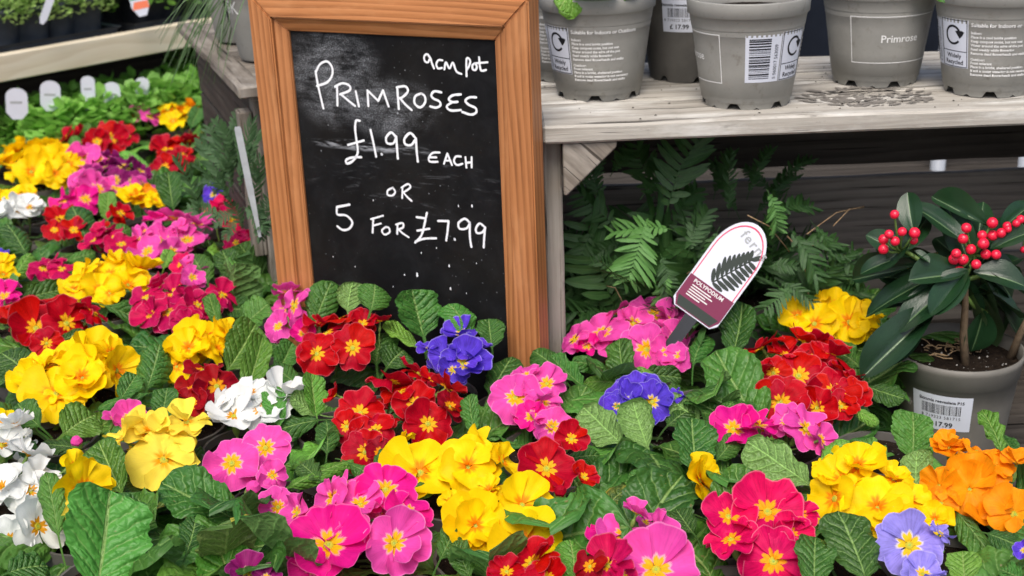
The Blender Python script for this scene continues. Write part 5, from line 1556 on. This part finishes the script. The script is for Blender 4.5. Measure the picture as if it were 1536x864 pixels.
def stick_label(lab, bx, by, tx, ty, wd, Y, dy=0, round_top=False, mat=None, group=None, dn=.05):
    B = at_y(bx, by, Y); T = at_y(tx, ty, Y+dy); s = scale_at(B)
    up = (T-B); L = up.length; up.normalize(); tc = (CAM-B).normalized(); n = (tc-up*tc.dot(up)).normalized(); x = up.cross(n)
    t = thing('plant_label', lab, 'plant label', B, group); t.matrix_basis = frame_mat(B, x, up, n)
    W = wd/s
    P = [(-W*.22, -dn), (W*.22, -dn), (W*.5, 0.004), (W*.5, L-W*.4)]
    if round_top: P += [(W*.5*cos(pi*k/8), L-W*.4+W*.4*sin(pi*k/8)) for k in range(1, 8)]
    else: P += [(W*.35, L), (-W*.35, L)]
    P += [(-W*.5, L-W*.4), (-W*.5, .004)]
    n_ = len(P); mb = MB()
    mb.add([(p[0], p[1], .0004) for p in P]+[(p[0], p[1], -.0004) for p in P], [tuple(range(n_)), tuple(range(2*n_-1, n_-1, -1))]+[(i, n_+i, n_+(i+1) % n_, (i+1) % n_) for i in range(n_)])
    mb.build('card', mat or M['white_label'], t, smooth=False)
    return t, W, L
stick_label('long narrow white plant label leaning beside the sign', 377, 292, 356, 190, 10, 1.43, mat=plain('weathered label plastic', (.42, .45, .47), .5, .3, .15, 60))  # greyer than the other labels, its shade put into the colour

# ------------------------------------------------------------------ back left: two tier staging with herb trays
A0 = at(0, 83, .97); A1 = at(290, 33, .97)
dirx = (A1-A0).normalized(); nb = V3((-dirx.y, dirx.x, 0))           # away from the viewer
org = A0 - dirx*.5; org.z = 0
st = thing('staging_bench', 'two tier timber staging with a pale front rail at the back left', 'staging', (org.x, org.y, 0))
st.matrix_basis = frame_mat((org.x, org.y, 0), dirx, nb, (0, 0, 1))
SL = 1.75
board('front_rail', (0, 0, .925), (1, 0, 0), (0, 0, 1), SL, .045, .022, M['cream_wood'], st, seg_l=6, wob=.0006).location.y = .022
for k in range(5):
    board('shelf_board', (0, .024+k*.088, .940), (1, 0, 0), (0, 1, 0), SL, .08, .016, M['crate_grey'], st, seg_l=3)
for k in range(5):
    board('lower_board', (0, -.09+k*.088, .732), (1, 0, 0), (0, 1, 0), SL, .08, .016, M['bench_dark'], st, seg_l=3)
for k in range(3):
    board('back_board', (0, .43, .66+.092*k), (1, 0, 0), (0, 0, 1), SL, .088, .015, M['crate_dark'], st, seg_l=3).location.y = .44
for x in (.05, SL-.1):
    for y in (.03, .38):
        board('leg', (x, y, 0), (0, 0, 1), (1, 0, 0), .725, .05, .045, M['bench_dark'], st, seg_l=2)
def stp(u, v, z): return org + dirx*u + nb*v + V3((0, 0, z))
# herb pot: square-ish tapered black pot, rosette of small leaves
def square_pot(mat, w0, w1, h):
    mb = MB(); N = 24
    def ring(wd, z):
        o_ = []
        for i in range(N):
            a = 2*pi*i/N; c, s = cos(a), sin(a); k = 1/(abs(c)**5+abs(s)**5)**.2
            o_.append((wd*c*k, wd*s*k, z))
        return o_
    R = [ring(w0, 0), ring(w1*.97, h*.88), ring(w1*1.03, h*.885), ring(w1*1.05, h), ring(w1*.97, h), ring(w1*.9, h*.8)]
    mb.add([v for r in R for v in r], [(j*N+i, j*N+(i+1) % N, (j+1)*N+(i+1) % N, (j+1)*N+i) for j in range(len(R)-1) for i in range(N)])
    mb.add(R[0], [tuple(range(N-1, -1, -1))])
    return mb.mesh('pot', mat)
HP = square_pot(M['slate_plastic'], .032, .042, .078)
HPB = square_pot(M['black_plastic'], .032, .042, .078)
HS = soil_mesh(.040, 6)
def foliage(seed, mat, n, R, H, ls, spread, drop=.0):
    r_ = random.Random(seed); mb = MB()
    for k in range(n):
        a = r_.uniform(0, 6.28); q = r_.random()**.6
        z = H*(1-q*q*.8)*r_.uniform(.35, 1.0) - drop*q*q*r_.random()
        c = V3((cos(a)*R*q, sin(a)*R*q, z))
        d = V3((cos(a+r_.uniform(-1, 1))*.8, sin(a+r_.uniform(-1, 1))*.8, r_.uniform(-.2, .8))).normalized()
        n_ = V3((r_.uniform(-.6, .6), r_.uniform(-.6, .6), 1)); n_ = (n_-d*n_.dot(d)).normalized(); s_ = d.cross(n_)
        l = ls*r_.uniform(.6, 1.25); w_ = l*spread
        mb.add([c, c+d*l*.3+s_*w_*.42, c+d*l*.7+s_*w_*.45+n_*l*.05, c+d*l, c+d*l*.7-s_*w_*.45+n_*l*.05, c+d*l*.3-s_*w_*.42, c+d*l*.5-n_*l*.08],
               [(0, 1, 6), (1, 2, 6), (2, 3, 6), (3, 4, 6), (4, 5, 6), (5, 0, 6)], [(.5, 0), (1, .3), (1, .7), (.5, 1), (0, .7), (0, .3), (.5, .5)])
    for k in range(n//14):
        a = r_.uniform(0, 6.28); q = r_.uniform(.2, .9)
        mb.tube([(0, 0, 0), (cos(a)*R*q*.4, sin(a)*R*q*.4, H*.5), (cos(a)*R*q, sin(a)*R*q, H*(1-q*q*.8)*.8)], .0008, 4)
    return mb.mesh('foliage', mat)
FOL_T = [foliage(k, M['thyme'], 1000, .060, .10, .015, .50, .035) for k in range(3)]
FOL_H = [foliage(10+k, M['herb'], 460, .066, .066, .022, .95, .03) for k in range(3)]
FOL_D = [foliage(30+k, M['herb'], 260, .058, .10, .022, .7, .05) for k in range(2)]
def herb(u, v, z, folm, potm, lab, grp, rot):
    P = stp(u, v, z)
    t = thing('herb_plant', lab, 'herb', P, grp, rot)
    link('pot', potm, t); link('soil', HS, t, (0, 0, .07))
    tag(link('foliage', folm, t, (0, 0, .068)), kind='stuff')
    return t
def tray(u0, u1, v0, v1, z, lab):
    P = stp((u0+u1)/2, (v0+v1)/2, z)
    t = thing('carry_tray', lab, 'tray', P, 'trays holding the herb pots'); t.rotation_euler = (0, 0, atan2(dirx.y, dirx.x))
    hw, hd = (u1-u0)/2, (v1-v0)/2
    mb = MB(); mb.add([(-hw, -hd, .001), (hw, -hd, .001), (hw, hd, .001), (-hw, hd, .001)], [(0, 1, 2, 3)]); mb.build('base', M['black_plastic'], t, smooth=False)
    def rimpath(h, off): return [(-hw-off, -hd-off, h), (hw+off, -hd-off, h), (hw+off, hd+off, h), (-hw-off, hd+off, h)]
    mb = MB(); A, B, C_ = rimpath(.002, 0), rimpath(.016, .004), rimpath(.022, .010)
    D_ = rimpath(.020, .004)
    vs = A+B+C_+D_
    mb.add(vs, [(j*4+i, j*4+(i+1) % 4, (j+1)*4+(i+1) % 4, (j+1)*4+i) for j in range(3) for i in range(4)])
    mb.build('rim', M['slate_plastic'], t, smooth=False)
# where the trays sit along the rail, from the photograph
def u_of(px, py, z):
    p = at(px, py, z) - org; return p.dot(dirx)
r2 = random.Random(77)
ua0, ua1 = u_of(-60, 70, .97), u_of(163, 44, .97)
ub0, ub1 = u_of(178, 38, .97), u_of(330, 20, .97)
tray(ua0, ua1-.005, .045, .225, .957, 'slate grey carry tray of fine leaved herbs above the pale rail')
tray(ub0+.005, ub1, .045, .225, .957, 'slate grey carry tray with an orange card above the pale rail')
WHERE = {0: 'leftmost', 1: 'second from the left', 2: 'third from the left', 3: 'fourth from the left', 4: 'fifth from the left'}
nA = 4
for r in range(2):
    for k in range(nA):
        u = ua0+.045+(ua1-ua0-.09)*k/(nA-1)
        herb(u, .09+r*.09, .9585, FOL_T[(k+r) % 3], HP, 'fine leaved herb pot, %s in the %s row of the left tray' % (WHERE[k], ('front', 'rear')[r]), 'herb pots in the left tray', r2.uniform(0, 6))
nB = 3
for r in range(2):
    for k in range(nB):
        u = ub0+.052+(ub1-ub0-.10)*k/(nB-1)
        herb(u, .09+r*.09, .9585, FOL_D[(k+r) % 2], HPB, 'leafy herb pot, %s in the %s row beside the orange card' % (WHERE[k], ('front', 'rear')[r]), 'herb pots in the right tray', r2.uniform(0, 6))
# lower tier: bright small leaved plants with rounded white labels
ul = [u_of(18, 160, .80), u_of(75, 152, .80), u_of(125, 150, .80), u_of(172, 145, .80), u_of(212, 140, .80)]
u0, u1 = ul[0]-.12, ul[4]+.03
nL = 6
for r in range(2):
    for k in range(nL):
        u = u0+(u1-u0)*k/(nL-1)
        herb(u, -.046+r*.092, .7485, FOL_H[(k+r) % 3], HPB, 'bright small plant, %s in the %s row under the pale rail' % (('leftmost', 'second from left', 'third from left', 'third from right', 'second from right', 'rightmost')[k], ('front', 'rear')[r]), 'bright small plants under the rail', r2.uniform(0, 6))
for i, (bx, by, tx, ty, wd, v, lab) in enumerate([
    (26,172,24,132,31,.0,'rounded white label at the far left of the bright small plants'), (76,160,75,121,29,.05,'rounded white label second from the left among the small plants'),
    (133,150,131,114,20,.14,'small rounded white label standing furthest back among the small plants'), (137,178,135,138,14,-.02,'narrow white label in front of the bright small plants'),
    (170,158,166,123,24,.05,'rounded white label fourth from the left among the small plants'), (214,152,213,116,20,.05,'rounded white label at the right end of the small plants')]):
    q_ = ray(bx, by); pl0 = stp(0, -.055 + .05*v, 0)
    Y = (CAM + q_*((pl0-CAM).dot(nb)/q_.dot(nb))).y
    t, W, L = stick_label(lab, bx, by, tx, ty, wd, Y, 0, True, None, 'rounded white labels', dn=.008)
    mb = MB(); mb.add([(-W*.30, L*.42, .0006), (W*.25, L*.42, .0006), (W*.25, L*.50, .0006), (-W*.30, L*.50, .0006)], [(0, 1, 2, 3)]); mb.build('printed_text', M['grey_ink'], t, smooth=False)
# white stick label in the top tray, cards of the right tray
Y = stp(u_of(66, 30, 1.05), .06, 0).y
stick_label('long white stick label in the tray above the rail', 64, 31, 78, -8, 11, Y, dn=.006)
def card(bx, by, tx, ty, wd, Y, lab):
    t, W, L = stick_label(lab, bx, by, tx, ty, wd, Y, 0, False, M['white_label'], dn=.012)
    mb = MB(); mb.add([(-W*.49, L*.52, .0006), (W*.49, L*.52, .0006), (W*.34, L*.99, .0006), (-W*.34, L*.99, .0006)], [(0, 1, 2, 3)]); mb.build('green_print', M['green_ink'], t, smooth=False)
    mb = MB(); mb.add([(-W*.48, L*.03, .0006), (W*.48, L*.02, .0006), (W*.48, L*.38, .0006), (-W*.3, L*.40, .0006)], [(0, 1, 2, 3)]); mb.build('picture_print', M['orange_ink'], t, smooth=False)
card(212, 14, 203, -16, 26, stp(u_of(212, 20, 1.03), .04, 0).y, 'green and orange card in the herb tray above the rail')
sp = at(285, 128, .80); 
hb = thing('herb_plant', 'small leafy plant in a dark pot beside the turned crate', 'herb', (sp.x, sp.y, .7205), None)
link('pot', HP, hb); link('soil', HS, hb, (0, 0, .07)); tag(link('foliage', FOL_D[0], hb, (0, 0, .070)), kind='stuff')
card(288, 142, 280, 105, 22, sp.y-.06, 'green and orange picture card in the plant beside the turned crate')
# greenery standing beyond the staging
far_ = thing('hedge', 'dark clipped hedge beyond the herb staging at the upper left', 'hedge', (-.75, 3.35, 0))
HG = foliage(55, M['herb'], 2600, 1.0, 1.0, .07, .55)
mb = MB()
r_ = random.Random(4)
for k in range(5200):
    x, y, z = r_.uniform(-1.5, 1.5), r_.uniform(-.22, .22), r_.uniform(.1, 1.25)
    c = V3((x, y, z)); d = V3((r_.uniform(-1, 1), r_.uniform(-1, .4), r_.uniform(-.4, 1))).normalized()
    n_ = V3((r_.uniform(-.6, .6), -1, r_.uniform(0, 1))); n_ = (n_-d*n_.dot(d)).normalized(); s_ = d.cross(n_); l = r_.uniform(.03, .06); w_ = l*.25
    mb.add([c, c+d*l*.5+s_*w_, c+d*l, c+d*l*.5-s_*w_], [(0, 1, 2, 3)], [(.5, 0), (1, .5), (.5, 1), (0, .5)])
tag(mb.build('foliage', M['fern'], far_), kind='stuff')
for x in (-1.0, 0, 1.0):
    mb = MB(); mb.tube([(x, 0, 0), (x+.02, 0, .5), (x, 0, 1.0)], lambda t: .02-.012*t, 7); mb.build('trunk', M['bark'], far_)
